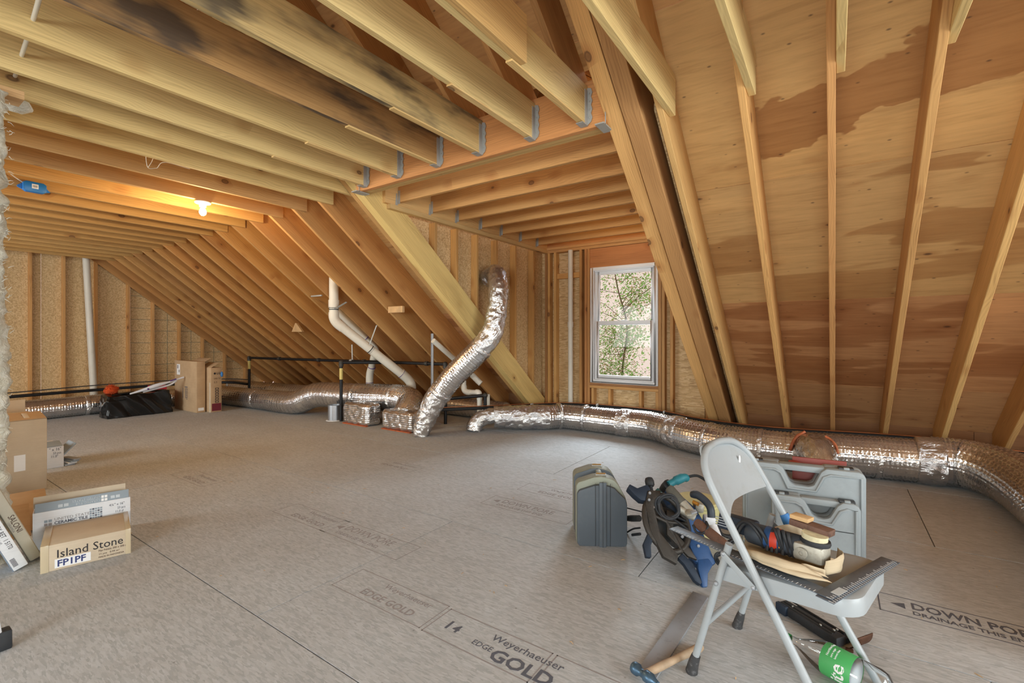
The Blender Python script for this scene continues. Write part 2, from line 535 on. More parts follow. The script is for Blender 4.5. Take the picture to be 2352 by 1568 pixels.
    def lathe(self, prof, a, axis, n=20, cap=True):
        """profile [(r, h)...] turned round axis starting at a"""
        a, ax = Vector(a), Vector(axis).normalized()
        pts = [a + ax * h for _, h in prof]
        ref = Vector((0, 0, 1)) if abs(ax.z) < 0.9 else Vector((1, 0, 0))
        nx = (ref - ax * ref.dot(ax)).normalized(); ny = ax.cross(nx)
        vs_ = [p + (nx * math.cos(2 * math.pi * k / n) + ny * math.sin(2 * math.pi * k / n)) * r for p, (r, _) in zip(pts, prof) for k in range(n)]
        fs = [(i * n + k, i * n + (k + 1) % n, (i + 1) * n + (k + 1) % n, (i + 1) * n + k) for i in range(len(prof) - 1) for k in range(n)]
        if cap:
            fs.append(tuple(range(n - 1, -1, -1))); fs.append(tuple((len(prof) - 1) * n + k for k in range(n)))
        return self.add(vs_, fs)
    def ball(self, c, r, n=12, sq=(1, 1, 1)):
        c = Vector(c)
        prof = [(math.sin(math.pi * i / n), -math.cos(math.pi * i / n)) for i in range(n + 1)]
        vs_ = [Vector((rad * math.cos(2 * math.pi * k / n) * r * sq[0], rad * math.sin(2 * math.pi * k / n) * r * sq[1], h * r * sq[2])) + c for rad, h in prof for k in range(n)]
        fs = [(i * n + k, i * n + (k + 1) % n, (i + 1) * n + (k + 1) % n, (i + 1) * n + k) for i in range(n) for k in range(n)]
        return self.add(vs_, fs)
    def build(self, name, mat, parent=None, smooth=None, bevel=0.0, seg=2, color=None):
        me = bpy.data.meshes.new(name)
        me.from_pydata([tuple(p) for p in self.v], [], self.f)
        ul = me.uv_layers.new(name='UVMap')
        i = 0
        for f in self.uv:
            for q in f:
                ul.data[i].uv = q
                i += 1
        if bevel:
            bm = bmesh.new(); bm.from_mesh(me)
            bmesh.ops.remove_doubles(bm, verts=bm.verts, dist=1e-5)
            bmesh.ops.recalc_face_normals(bm, faces=bm.faces)
            ed = [e for e in bm.edges if len(e.link_faces) == 2 and e.calc_face_angle(0) > 0.5]
            bmesh.ops.bevel(bm, geom=ed, offset=bevel, segments=seg, profile=0.5, affect='EDGES', clamp_overlap=True)
            bm.to_mesh(me); bm.free()
        else:
            bm = bmesh.new(); bm.from_mesh(me)
            bmesh.ops.recalc_face_normals(bm, faces=bm.faces)
            bm.to_mesh(me); bm.free()
        me.materials.append(M[mat])
        if smooth is not None or bevel:
            for p in me.polygons: p.use_smooth = True
            me.set_sharp_from_angle(angle=R(smooth if smooth else 35))
        o = bpy.data.objects.new(name, me)
        if color: o.color = color
        return link(o, parent)

def empty(name, loc=(0, 0, 0)):
    o = bpy.data.objects.new(name, None)
    o.empty_display_size = 0.1
    o.location = loc
    COL.objects.link(o)
    return o

def tag(o, label, cat, group=None):
    o['label'] = label; o['category'] = cat
    if group: o['group'] = group
    return o

def thing(name, label, cat, loc, group=None):
    return tag(empty(name, loc), label, cat, group)

def struct(name):
    o = empty(name); o['kind'] = 'structure'
    return o

_bm = {}
def board_mesh(L, w, d, mat, chip=0.0):
    """lumber box: length along +x from 0, width along y 0..w, depth along z 0..d; uv runs along the grain"""
    key = (round(L, 3), round(w, 4), round(d, 4), mat)
    if key in _bm: return _bm[key]
    e = 0.003 if min(w, d) > 0.012 else 0.0006
    prof = [(e, 0), (w - e, 0), (w, e), (w, d - e), (w - e, d), (e, d), (0, d - e), (0, e)]
    per = [0.0]
    for i in range(8):
        a, b = prof[i], prof[(i + 1) % 8]
        per.append(per[-1] + math.hypot(a[0] - b[0], a[1] - b[1]))
    vs_ = [(x, y, z) for x in (0, L) for y, z in prof]
    fs = [(i, (i + 1) % 8, 8 + (i + 1) % 8, 8 + i) for i in range(8)] + [tuple(range(7, -1, -1)), tuple(range(8, 16))]
    me = bpy.data.meshes.new('board')
    me.from_pydata(vs_, [], fs)
    ul = me.uv_layers.new(name='UVMap')
    i = 0
    for k in range(8):
        for q in ((0, per[k]), (0, per[k + 1]), (L, per[k + 1]), (L, per[k])):
            ul.data[i].uv = q; i += 1
    for _ in range(2):
        for k in range(8):
            ul.data[i].uv = (prof[k][0] * 0.3, prof[k][1]); i += 1
    bm = bmesh.new(); bm.from_mesh(me)
    bmesh.ops.recalc_face_normals(bm, faces=bm.faces)
    bm.to_mesh(me); bm.free()
    me.materials.append(M[mat])
    _bm[key] = me
    return me

def tint(base, var=0.10, rng=random):
    k = 1 + rng.uniform(-var, var); h = rng.uniform(-var, var) * 0.5
    return (base[0] * k * (1 + h * 0.5), base[1] * k, base[2] * k * (1 - h), 1)

JOIST = S(214, 184, 122); RAFT = S(200, 152, 92); STUD = S(214, 174, 112); RED = S(192, 142, 86)

def board(name, p0, p1, w, d, up, parent, col=STUD, mat='lumber', var=0.1):
    """lumber from p0 to p1 (p0,p1 = the corner edge line); width along (up x dir), depth along up"""
    p0, p1, up = Vector(p0), Vector(p1), Vector(up)
    x = (p1 - p0); L = x.length; x.normalize()
    z = (up - x * up.dot(x)).normalized()
    y = z.cross(x)
    o = bpy.data.objects.new(name, board_mesh(L, w, d, mat))
    o.matrix_basis = Matrix(((x.x, y.x, z.x, p0.x), (x.y, y.y, z.y, p0.y), (x.z, y.z, z.z, p0.z), (0, 0, 0, 1)))
    o.color = tint(col, var)
    return link(o, parent)

def text(name, s, size, mat, parent, origin, ex, ey, align='LEFT', depth=0.0004, sx=1.0, bold=0.0):
    cu = bpy.data.curves.new(name, 'FONT')
    cu.body = s; cu.size = size; cu.align_x = align; cu.extrude = depth; cu.offset = bold; cu.resolution_u = 2
    tmp = bpy.data.objects.new(name + '_tmp', cu)
    COL.objects.link(tmp)
    dg = bpy.context.evaluated_depsgraph_get()
    me = bpy.data.meshes.new_from_object(tmp.evaluated_get(dg))
    bpy.data.objects.remove(tmp); bpy.data.curves.remove(cu)
    ex, ey = Vector(ex).normalized(), Vector(ey).normalized(); ez = ex.cross(ey)
    o_ = Vector(origin)
    me.transform(Matrix(((ex.x * sx, ey.x, ez.x, o_.x), (ex.y * sx, ey.y, ez.y, o_.y), (ex.z * sx, ey.z, ez.z, o_.z), (0, 0, 0, 1))))
    me.materials.clear(); me.materials.append(M[mat])
    o = bpy.data.objects.new(name, me)
    return link(o, parent)

def spline(pts, n=8):
    """Catmull-Rom through points"""
    P_ = [Vector(p) for p in pts]
    P_ = [P_[0] * 2 - P_[1]] + P_ + [P_[-1] * 2 - P_[-2]]
    out = []
    for i in range(1, len(P_) - 2):
        a, b, c, d = P_[i - 1:i + 3]
        for k in range(n):
            t = k / n
            out.append(0.5 * ((2 * b) + (c - a) * t + (2 * a - 5 * b + 4 * c - d) * t * t + (3 * b - a - 3 * c + d) * t ** 3))
    out.append(P_[-2].copy())
    return out
# ------------------------------------------------------------------ structure: floor, roof, ceilings, walls
ZC, YR, SL = 2.493, 2.754, 0.787
TH = math.atan(SL); CT, ST = math.cos(TH), math.sin(TH)
def zr(y): return ZC - SL * (y - YR)          # underside of the rafters
DOWN = Vector((0, CT, -ST)); NRM = Vector((0, ST, CT))
RD = 0.28                                      # rafter depth

# floor: OSB subfloor sheets with open joints
floor = struct('floor')
plain('subfloor_dark', S(48, 40, 34), 0.9)
MB().box((-11.3, -4.2, -0.06), (4.2, 6.4, -0.021)).build('subfloor_base', 'subfloor_dark', floor)
SHEET_T = 0.02
def sheet(x0, x1, y0, y1):
    g = 0.0026
    o = MB().box((x0 + g, y0 + g, -SHEET_T), (x1 - g, y1 - g, 0)).build('osb_sheet', 'osb_floor', floor)
    return o
rows = [-3.86, -2.64, -1.42, -0.20, 1.02, 2.245, 3.50, 4.72, 6.2]
offs = [0.3, -0.9, 0.3, -0.9, -2.00, -3.23, 0.465, -0.8]
sheets = []
for i in range(8):
    x = offs[i]
    while x > -11.2: x -= 2.44
    while x < 4.1:
        a, b = max(x, -11.2), min(x + 2.44, 4.1)
        if b - a > 0.05: sheets.append(sheet(a, b, rows[i], rows[i + 1]))
        x += 2.44

# printed stamps on the sheets
def stamp_rect(x0, y0, x1, y1, mat='ink_faint', w=0.004):
    mb = MB()
    for a, b in (((x0, y0), (x1, y0)), ((x0, y1), (x1, y1)), ((x0, y0), (x0, y1)), ((x1, y0), (x1, y1))):
        lo = (min(a[0], b[0]) - w / 2, min(a[1], b[1]) - w / 2, 0); hi = (max(a[0], b[0]) + w / 2, max(a[1], b[1]) + w / 2, 0.0006)
        mb.box(lo, hi)
    return mb.build('stamp_frame', mat, floor)
FX, FY = (1, 0, 0), (0, 1, 0)
def ftext(s, size, x, y, mat='ink_faint', sx=1.0, bold=0.0):
    return text('stamp_lettering', s, size, mat, floor, (x, y, 0.0004), FX, FY, sx=sx, bold=bold)
def arrow(x, y, h, mat='ink'):
    MB().prism([(0, 0), (h, -h / 2), (h, h / 2)], 0.0006, ((x, y, 0.0002), FX, FY)).build('stamp_arrow', mat, floor)
def fish(x, y, l, h, mat='ink_faint'):
    MB().prism([(l * (0.5 - 0.5 * math.cos(a)), h * 0.5 * math.sin(a)) for a in [k * math.pi / 8 for k in range(16)]], 0.0006, ((x, y, 0.0002), FX, FY)).build('stamp_mark', mat, floor)
# the stamp beside the chair
stamp_rect(0.165, 2.565, 1.1, 2.735, 'ink', 0.005)
arrow(0.205, 2.655, 0.05); ftext('DOWN PORE', 0.082, 0.275, 2.645, 'ink', 0.80, 0.0015); ftext('DRAINAGE THIS END', 0.042, 0.275, 2.595, 'ink', 0.92, 0.0008); fish(0.70, 2.66, 0.10, 0.06, 'ink')
# maker's stamp in the foreground
stamp_rect(-1.36, 1.345, -0.86, 1.52, 'ink_faint', 0.005)
ftext('Weyerhaeuser', 0.052, -1.10, 1.455, 'ink', 1.0); ftext('GOLD', 0.085, -1.05, 1.365, 'ink', 1.1, 0.002); ftext('EDGE', 0.038, -1.15, 1.395, 'ink', 1.0); ftext('1', 0.07, -1.31, 1.41, 'ink', 1.0, 0.002); ftext('4', 0.06, -1.265, 1.41, 'ink', 1.0, 0.002)
stamp_rect(-0.84, 1.345, -0.2, 1.52, 'ink_faint', 0.005)
for (bx, by, kk) in ((-3.05, 1.74, 1), (-2.52, 1.74, 0), (-1.95, 3.05, 1), (-3.55, 2.9, 1), (-4.6, 1.7, 1), (-2.0, 2.66, 0), (-1.90, 1.40, 1)):
    if kk == 0:
        stamp_rect(bx - 0.06, by - 0.05, bx + 0.62, by + 0.13); arrow(bx - 0.02, by + 0.05, 0.05, 'ink_faint')
        ftext('DOWN PORE', 0.085, bx + 0.05, by + 0.04, 'ink_faint', 0.8); ftext('DRAINAGE THIS END', 0.042, bx + 0.05, by - 0.02, 'ink_faint', 0.92)
    else:
        stamp_rect(bx - 0.06, by - 0.05, bx + 0.52, by + 0.13)
        ftext('Weyerhaeuser', 0.05, bx + 0.16, by + 0.07); ftext('EDGE GOLD', 0.06, bx + 0.10, by - 0.02, 'ink_faint', 1.0, 0.001)

# ---- roof
roof = struct('ceiling_roof')
def rafter(x0, ytop, ybot, parent=roof, w=0.038, d=RD, col=RAFT, name='rafter', var=0.12, drop=0.0):
    """x0 = left edge"""
    off = -NRM * drop
    return board(name, Vector((x0 + w, ytop, zr(ytop))) + off, Vector((x0 + w, ybot, zr(ybot))) + off, w, d + drop, NRM, parent, col, var=var)
JX_R = [-0.782, -0.352, 0.046, 0.452, 0.858, 1.264, 1.67, 2.076, 2.482]           # joists right of the dormer (right edges)
JX_D = [-1.275, -1.66, -2.11, -2.525, -2.97, -3.40]                                # joists hung on the dormer header
JX_L = [-3.72, -4.14, -4.60, -5.06, -5.48, -5.90, -6.34] + [-6.34 - 0.406 * k for k in range(1, 11)]
YB = 5.9
for i, x in enumerate(JX_R + JX_L[1:]):
    rafter(x - 0.076, 0.0, YB, col=(RAFT if i % 3 else S(192, 142, 86)) if i >= len(JX_R) else (S(212, 170, 110), S(206, 158, 98), S(196, 144, 90), S(202, 154, 96))[i % 4])
for x in JX_D:
    rafter(x - 0.076, 0.0, 2.72, col=RED)
# doubled trimmer rafters either side of the dormer
rafter(-1.165, 0.0, YB, w=0.105, col=S(208, 162, 104), name='trimmer_rafter', drop=0.0)
rafter(-1.052, 0.0, YB, w=0.11, col=S(194, 144, 90), name='trimmer_rafter', drop=0.01)
rafter(-3.71, 0.0, YB, w=0.055, col=S(204, 156, 94), name='trimmer_rafter')
rafter(-3.652, 0.0, YB, w=0.092, col=S(218, 186, 118), name='trimmer_rafter')
rafter(-11.0, 0.0, YB, col=RED)
MB().box((-11.0, -0.02, 4.40), (4.0, 0.02, 4.96)).build('ridge_board', 'plywood', roof)

# plywood sheathing over the rafters, front slope; the dormer is left open
def shp(x, s, extra=0.0):
    y = s * CT
    return Vector((x, y, ZC + RD / CT - SL * (y - YR))) + NRM * extra
def ply(x0, x1, s0, s1, col, slope=1):
    g = 0.0015
    x0 += g; x1 -= g; s0 += g; s1 -= g
    a = [shp(x0, s0), shp(x1, s0), shp(x1, s1), shp(x0, s1)]
    b = [p + NRM * 0.014 for p in a]
    if slope < 0:
        a = [Vector((p.x, -p.y, p.z)) for p in a]; b = [Vector((p.x, -p.y, p.z)) for p in b]
    uv = [(x0, s0), (x1, s0), (x1, s1), (x0, s1)]
    mb = MB()
    mb.add(a + b, [(0, 1, 2, 3), (7, 6, 5, 4), (0, 4, 5, 1), (1, 5, 6, 2), (2, 6, 7, 3), (3, 7, 4, 0)], [uv, uv[::-1]] + [[(0, 0), (0.01, 0), (0.01, 1), (0, 1)]] * 4)
    return mb.build('plywood_sheet', 'plywood', roof, color=col)
SROWS = [0.0, 0.86, 2.08, 3.30, 4.52, 5.74, 6.96, 8.0]
ROWC = [S(198, 150, 96), S(198, 150, 96), S(208, 160, 104), S(218, 174, 114), S(220, 178, 120), S(212, 160, 112), S(206, 160, 114)]
STARTS = [-0.4, 0.8, -0.4, 0.8, -0.4, 0.8, -0.4]
def cover(x0, x1, s0, s1, st, col, slope=1):
    x = st
    while x > x0: x -= 2.44
    while x < x1:
        a, b = max(x, x0), min(x + 2.44, x1)
        if b - a > 0.03: ply(a, b, s0, s1, tint(col, 0.05), slope)
        x += 2.44
HX0, HX1, HS = -3.60, -1.02, 3.48
for i in range(7):
    s0, s1 = SROWS[i], SROWS[i + 1]
    if s1 <= HS: cover(-11.1, 4.0, s0, s1, STARTS[i], ROWC[i])
    elif s0 < HS:
        cover(HX0, HX1, s0, HS, STARTS[i], ROWC[i])
        cover(-11.1, HX0, s0, s1, STARTS[i], ROWC[i]); cover(HX1, 4.0, s0, s1, STARTS[i], ROWC[i])
    else:
        cover(-11.1, HX0, s0, s1, STARTS[i], ROWC[i]); cover(HX1, 4.0, s0, s1, STARTS[i], ROWC[i])
for i in range(4):
    cover(-11.1, 4.0, SROWS[i], SROWS[i + 1], STARTS[i], ROWC[i], -1)
for x in JX_L[::2] + JX_D + JX_R:
    board('rafter', (x - 0.038, 0, zr(0)), (x - 0.038, -3.6, zr(3.6)), 0.038, RD, (0, -ST, CT), roof, RED)

for x0, x1 in ((-11.0, -3.72), (-0.93, 4.0)):
    x = x0
    while x < x1 - 0.05:
        b = min(x + 2.0, x1)
        board('eave_board', (x, 6.0, -0.02), (b - 0.003, 6.0, -0.02), 0.04, 0.62, (0, 0, 1), roof, S(150, 108, 72))
        x += 2.0

# ---- main ceiling joists
ceiling = struct('ceiling')
JD, JZ = 0.235, 2.497
hang = {}
for i, x in enumerate(JX_R + JX_D + JX_L):
    dorm = x in JX_D
    y1 = 2.695 if dorm else 2.87
    stained = x in (-2.11, -2.525)
    near = x > -4.5
    c = S(220, 192, 132) if near else S(202, 158, 96)
    if x in (-4.60, -5.06): c = S(196, 158, 106)
    if x in (-2.525,): c = S(200, 156, 98)
    z0 = JZ + (0.014 if dorm else 0)
    j = board('joist', (x, -3.0, z0), (x, y1, z0), 0.038, JD, (0, 0, 1), ceiling, c, 'lumber_stained' if stained else 'lumber', 0.07)
    if dorm:
        board('packing_strip', (x + 0.001, 1.86, z0 - 0.010), (x + 0.001, 2.69, z0 - 0.010), 0.040, 0.0095, (0, 0, 1), j, S(222, 188, 128))
        mb = MB()
        prof = [(0, 0)]
        for k in range(9): prof.append((0.026 + (0.009 if k % 2 else 0.0), 0.02 + k * 0.026))
        prof += [(0.0, 0.235)]
        mb.prism(prof, 0.004, ((x, 2.694, z0 - 0.016), (1, 0, 0), (0, 0, 1)))
        mb.box((x, 2.655, z0 - 0.016), (x + 0.004, 2.694, z0 + 0.2))
        mb.box((x - 0.044, 2.62, z0 - 0.019), (x + 0.004, 2.694, z0 - 0.0155))
        mb.build('joist_hanger', 'galvanised', j)
        for k in range(4):
            MB().ball((x + 0.016, 2.688, z0 + 0.03 + k * 0.05), 0.005, 6).build('nail_head', 'galvanised', j)
# short sister piece on the joist next to the trimmer
board('sister_joist', (-1.275 + 0.039, -3.0, JZ + 0.012), (-1.275 + 0.039, 1.93, JZ + 0.012), 0.038, JD, (0, 0, 1), ceiling, S(212, 170, 108))
# dormer header beam, three plies
for k in range(3):
    board('header_beam', (-3.56, 2.70 + 0.046 * k, 2.479 + 0.004 * k), (-1.166, 2.70 + 0.046 * k, 2.479 + 0.004 * k), 0.044, 0.30, (0, 0, 1), ceiling, S(204, 144, 90) if k == 0 else S(214, 176, 114))
for x0, x1 in ((-3.575, -3.50), (-1.21, -1.15)):
    MB().box((x0, 2.66, 2.470), (x1, 2.80, 2.478)).box((x1 - 0.004, 2.685, 2.472), (x1, 2.694, 2.60)).build('beam_hanger', 'galvanised', ceiling)

# ---- dormer: ceiling, side walls, window wall
dceil = struct('ceiling_dormer')
DY = [3.158, 3.613, 4.029, 4.454, 4.879, 5.325, 5.76]
board('ledger', (-3.56, 3.0, 2.452), (-3.56, 6.10, 2.452), -0.04, 0.25, (0, 0, 1), dceil, S(214, 172, 112))
board('ledger', (-1.02, 3.0, 2.452), (-1.02, 6.10, 2.452), 0.04, 0.25, (0, 0, 1), dceil, S(206, 160, 100))
board('top_plate', (-3.56, 3.05, 2.405), (-3.56, 6.10, 2.405), -0.055, 0.045, (0, 0, 1), dceil, S(214, 178, 120))
for y in DY:
    j = board('joist', (-3.515, y, 2.487), (-1.02, y, 2.487), 0.038, 0.21, (0, 0, 1), dceil, S(206, 156, 96), var=0.08)
    mb = MB()
    mb.box((-3.519, y - 0.003, 2.47), (-3.49, y - 0.0005, 2.60))
    mb.prism([(-0.018, 0), (0.016, 0), (0.004, 0.13), (-0.004, 0.13)], 0.004, ((-3.519, y - 0.02, 2.44), (0, 1, 0), (0, 0, 1)))
    mb.build('joist_hanger', 'galvanised', j)
    board('dormer_rafter', (-3.50, y + 0.045, 2.56), (-2.29, y + 0.045, 2.56 + 1.21 * SL), -0.038, 0.16, (-ST, 0, CT), dceil, RED)
    board('dormer_rafter', (-1.08, y + 0.045, 2.56), (-2.29, y + 0.045, 2.56 + 1.21 * SL), 0.038, 0.16, (ST, 0, CT), dceil, RED)
for sgn in (-1, 1):
    for k in range(3):
        y0, y1 = 2.86 + k * 1.15, 2.86 + (k + 1) * 1.15 - 0.004
        a = [Vector((-2.29, y0, 3.72)), Vector((-2.29, y1, 3.72)), Vector((-2.29 + sgn * 1.30, y1, 3.72 - 1.30 * SL)), Vector((-2.29 + sgn * 1.30, y0, 3.72 - 1.30 * SL))]
        b = [p + Vector((0, 0, 0.016)) for p in a]
        MB().add(a + b, [(0, 1, 2, 3), (7, 6, 5, 4), (0, 4, 5, 1), (1, 5, 6, 2), (2, 6, 7, 3), (3, 7, 4, 0)]).build('plywood_sheet', 'plywood', dceil, color=ROWC[0])

wall_dl = struct('wall_dormer_left')
CX0 = -3.56
for y in [3.33, 3.752, 4.10, 4.472, 4.872, 5.302, 5.762]:
    zb = zr(y) + RD / CT - 0.06
    board('stud', (CX0 - 0.09, y, zb), (CX0 - 0.09, y, 2.406), 0.038, 0.09, (1, 0, 0), wall_dl, S(200, 152, 90), var=0.08)
for y0, y1 in ((2.9, 4.28), (4.284, 6.14)):
    a = [Vector((CX0 - 0.105, y0, zr(y0) + 0.2)), Vector((CX0 - 0.105, y1, zr(y1) + 0.2)), Vector((CX0 - 0.105, y1, 2.62)), Vector((CX0 - 0.105, y0, 2.62))]
    MB().prism([(p.y, p.z) for p in a], 0.012, ((CX0 - 0.105, 0, 0), (0, 1, 0), (0, 0, 1))).build('osb_sheet', 'osb_wall', wall_dl)
wall_dr = struct('wall_dormer_right')
for y in [3.75, 4.5, 5.3]:
    board('stud', (-1.0, y, zr(y) + RD / CT - 0.06), (-1.0, y, 2.452), 0.038, 0.09, (1, 0, 0), wall_dr, STUD)
MB().prism([(2.9, zr(2.9) + 0.2), (6.14, zr(6.14) + 0.2), (6.14, 2.62), (2.9, 2.62)], 0.012, ((-0.92, 0, 0), (0, 1, 0), (0, 0, 1))).build('osb_sheet', 'osb_wall', wall_dr)

wall_b = struct('wall_back')
WY = 6.04
def wstud(x0, z0, z1, w=0.038, dy=0.0, col=STUD, name='stud', dep=0.10):
    return board(name, (x0, WY + dy, z0), (x0, WY + dy, z1), w, dep, (0, 1, 0), wall_b, col, var=0.08)
# with x=+Z, z=+Y -> width runs along +X
for x0, c in ((-3.55, S(168, 118, 70)), (-3.505, S(206, 160, 98)), (-3.40, S(210, 164, 102)), (-2.985, S(196, 148, 92)), (-2.905, S(192, 136, 84)), (-2.862, S(200, 146, 90)), (-1.863, S(186, 140, 90)), (-1.82, S(196, 150, 96)), (-1.715, S(198, 152, 98)), (-1.29, S(196, 148, 92)), (-1.06, STUD)):
    wstud(x0, 0.0, 2.405, col=c)
for zz in (2.405, 2.448):
    board('top_plate', (-3.56, WY, zz), (-1.0, WY, zz), 0.10, 0.040, (0, 0, 1), wall_b, S(206, 156, 98))
board('rim_board', (-3.56, WY + 0.02, 2.49), (-1.0, WY + 0.02, 2.49), 0.04, 0.22, (0, 0, 1), wall_b, S(190, 136, 84))
board('sole_plate', (-3.56, WY, 0.0), (-1.0, WY, 0.0), 0.10, 0.04, (0, 0, 1), wall_b, STUD)
board('window_header', (-2.905 + 0.08, WY + 0.012, 2.135), (-1.865, WY + 0.012, 2.135), 0.06, 0.268, (0, 0, 1), wall_b, S(190, 128, 78))
board('window_header', (-1.865, WY + 0.002, 2.135), (-1.78, WY + 0.002, 2.135), 0.06, 0.268, (0, 0, 1), wall_b, S(190, 128, 78))
board('blocking', (-3.36, WY + 0.03, 2.02), (-2.985, WY + 0.03, 2.02), 0.06, 0.075, (0, 0, 1), wall_b, S(204, 156, 96))
board('rough_sill', (-2.825, WY, 0.498), (-1.862, WY, 0.498), 0.10, 0.036, (0, 0, 1), wall_b, S(176, 126, 82))
board('rough_sill', (-2.825, WY - 0.002, 0.458), (-1.862, WY - 0.002, 0.458), 0.10, 0.038, (0, 0, 1), wall_b, S(208, 160, 102))
for x0 in (-2.80, -2.55, -2.12, -1.90):
    wstud(x0, 0.04, 0.456, col=S(204, 156, 98))
for x0, x1, z1 in ((-3.34, -3.19, 0.36), (-3.10, -2.99, 0.36), (-2.76, -2.56, 0.27), (-2.5, -2.13, 0.27), (-2.07, -1.91, 0.27), (-1.6, -1.31, 0.30)):
    MB().box((x0, WY + 0.06, 0.04), (x1, WY + 0.085, z1)).build('osb_block', 'osb_wall', wall_b)
GX0, GX1, GZ0, GZ1 = -2.81, -1.865, 0.536, 2.13
for x0, x1, z0, z1 in ((-3.7, GX0, 0, 2.7), (GX1, -0.9, 0, 2.7), (GX0, GX1, 0, GZ0), (GX0, GX1, GZ1, 2.7)):
    MB().box((x0 + .001, WY + 0.10, z0 + .001), (x1 - .001, WY + 0.113, z1 - .001)).build('osb_sheet', 'osb_wall', wall_b)

# double-hung vinyl window
win = struct('window_1')
def frame(name, x0, x1, z0, z1, t, y0, y1, mat='white_vinyl', tb=None, tt=None):
    tb = tb or t; tt = tt or t
    return MB().box((x0, y0, z0), (x0 + t, y1, z1)).box((x1 - t, y0, z0), (x1, y1, z1)).box((x0 + t, y0, z0), (x1 - t, y1, z0 + tb)).box((x0 + t, y0, z1 - tt), (x1 - t, y1, z1)).build(name, mat, win, bevel=0.004)
frame('window_frame', GX0, GX1, GZ0, GZ1, 0.042, WY - 0.012, WY + 0.10)
frame('window_frame', GX0 + 0.038, GX1 - 0.038, GZ0 + 0.036, GZ1 - 0.034, 0.022, WY + 0.006, WY + 0.09)
frame('window_sash', GX0 + 0.055, GX1 - 0.055, 1.335, GZ1 - 0.048, 0.052, WY + 0.052, WY + 0.085, tb=0.042)
frame('window_sash', GX0 + 0.055, GX1 - 0.055, GZ0 + 0.05, 1.385, 0.052, WY + 0.018, WY + 0.050, tt=0.046, tb=0.06)
MB().box((GX0 + 0.10, WY + 0.067, 1.37), (GX1 - 0.10, WY + 0.071, GZ1 - 0.09)).build('window_pane', 'window_glass', win)
MB().box((GX0 + 0.10, WY + 0.032, GZ0 + 0.10), (GX1 - 0.10, WY + 0.036, 1.345)).build('window_pane', 'window_glass', win)
MB().box((-2.37, WY + 0.008, 1.388), (-2.29, WY + 0.028, 1.398)).build('sash_lock', 'white_vinyl', win, bevel=0.003)

# ---- end gable wall
wall_l = struct('wall_left')
GXW = -10.97
for y in [-1.0, -0.2, 0.2, 0.62, 1.05, 1.50, 1.92, 2.33, 2.76, 3.23, 3.62, 4.07, 4.50, 4.94, 5.37]:
    zt = min(2.9, zr(y) + 0.05) if y > 2.2 else 2.9
    board('stud', (GXW - 0.09, y, 0.0), (GXW - 0.09, y, zt), 0.038, 0.09, (1, 0, 0), wall_l, S(204, 154, 96), var=0.1)
yy = [-1.6, -0.4, 0.82, 2.04, 3.26, 4.48, 5.8]
for a, b in zip(yy[:-1], yy[1:]):
    poly = [(a + .002, 0), (b - .002, 0), (b - .002, min(3.6, zr(b) + 0.3)), (a + .002, min(3.6, zr(a) + 0.3))]
    MB().prism(poly, 0.012, ((GXW - 0.104, 0, 0), (0, 1, 0), (0, 0, 1))).build('osb_sheet', 'osb_wall', wall_l)
board('sole_plate', (GXW, -1.6, 0), (GXW, 5.8, 0), 0.09, 0.04, (0, 0, 1), wall_l, STUD)
for k, z in enumerate((0.45, 0.62, 0.84, 1.05, 1.28, 1.5, 1.72, 1.95)):
    ye = min(5.3, YR + (ZC - z) / SL)
    if ye > 3.3: MB().box((GXW - 0.0925, 3.27, z), (GXW - 0.0915, ye, z + 0.006)).build('guide_line', 'green_plastic', wall_l)
for y in (3.86, 4.28, 4.72):
    MB().box((GXW - 0.0925, y, 0.3), (GXW - 0.0915, y + 0.006, zr(y))).build('guide_line', 'green_plastic', wall_l)

# ---- insulated stub wall at the left edge of the view
wall_i = struct('wall_insulated')
for y in (-0.4, 0.02, 0.42):
    board('stud', (-3.72, y, 0), (-3.72, y, 2.45), 0.038, 0.09, (1, 0, 0), wall_i, STUD)
board('top_plate', (-3.60, -1.3, 2.45), (-3.60, 0.60, 2.45), 0.14, 0.045, (0, 0, 1), wall_i, S(206, 166, 116))
def fluff(name, ax, ay, x0, z0, z1, y0, y1, parent, amp=0.03, seed=0.0):
    nz, ny = 120, 26
    vs_, fs = [], []
    for i in range(nz + 1):
        for k in range(ny + 1):
            a = math.pi * k / ny
            z = z0 + (z1 - z0) * i / nz
            yc = y0 + (y1 - y0) * (0.5 - 0.5 * math.cos(a))
            x = x0 + 0.085 * math.sin(a) ** 0.6 if 0 < k < ny else x0
            n1 = noise.noise(Vector((yc * 9, z * 5, seed))) + 0.6 * noise.noise(Vector((yc * 30, z * 24, seed + 4))) + 0.35 * noise.noise(Vector((yc * 70, z * 70, seed + 9)))
            big = 0.5 * noise.noise(Vector((0.3, z * 2.2, seed + 2)))
            vs_.append(Vector((x + amp * (n1 + big), yc + amp * 0.9 * (noise.noise(Vector((z * 20, yc * 10, seed + 20))) + 0.6 * noise.noise(Vector((z * 60, yc * 30, seed + 26))) + big), z)))
    for i in range(nz):
        for k in range(ny):
            b = i * (ny + 1) + k
            fs.append((b, b + 1, b + ny + 2, b + ny + 1))
    return MB().add(vs_, fs).build(name, 'insulation', parent, smooth=60)
fluff('insulation_batt', 0, 0, -3.60, 0.0, 2.45, 0.08, 0.535, wall_i, 0.028, 1.0)
fluff('insulation_batt', 0, 0, -3.60, 0.0, 2.45, -0.38, 0.04, wall_i, 0.028, 5.0)
MB().box((-3.74, -1.3, 0), (-3.725, 0.48, 2.45)).build('osb_sheet', 'osb_wall', wall_i)
mb = MB()
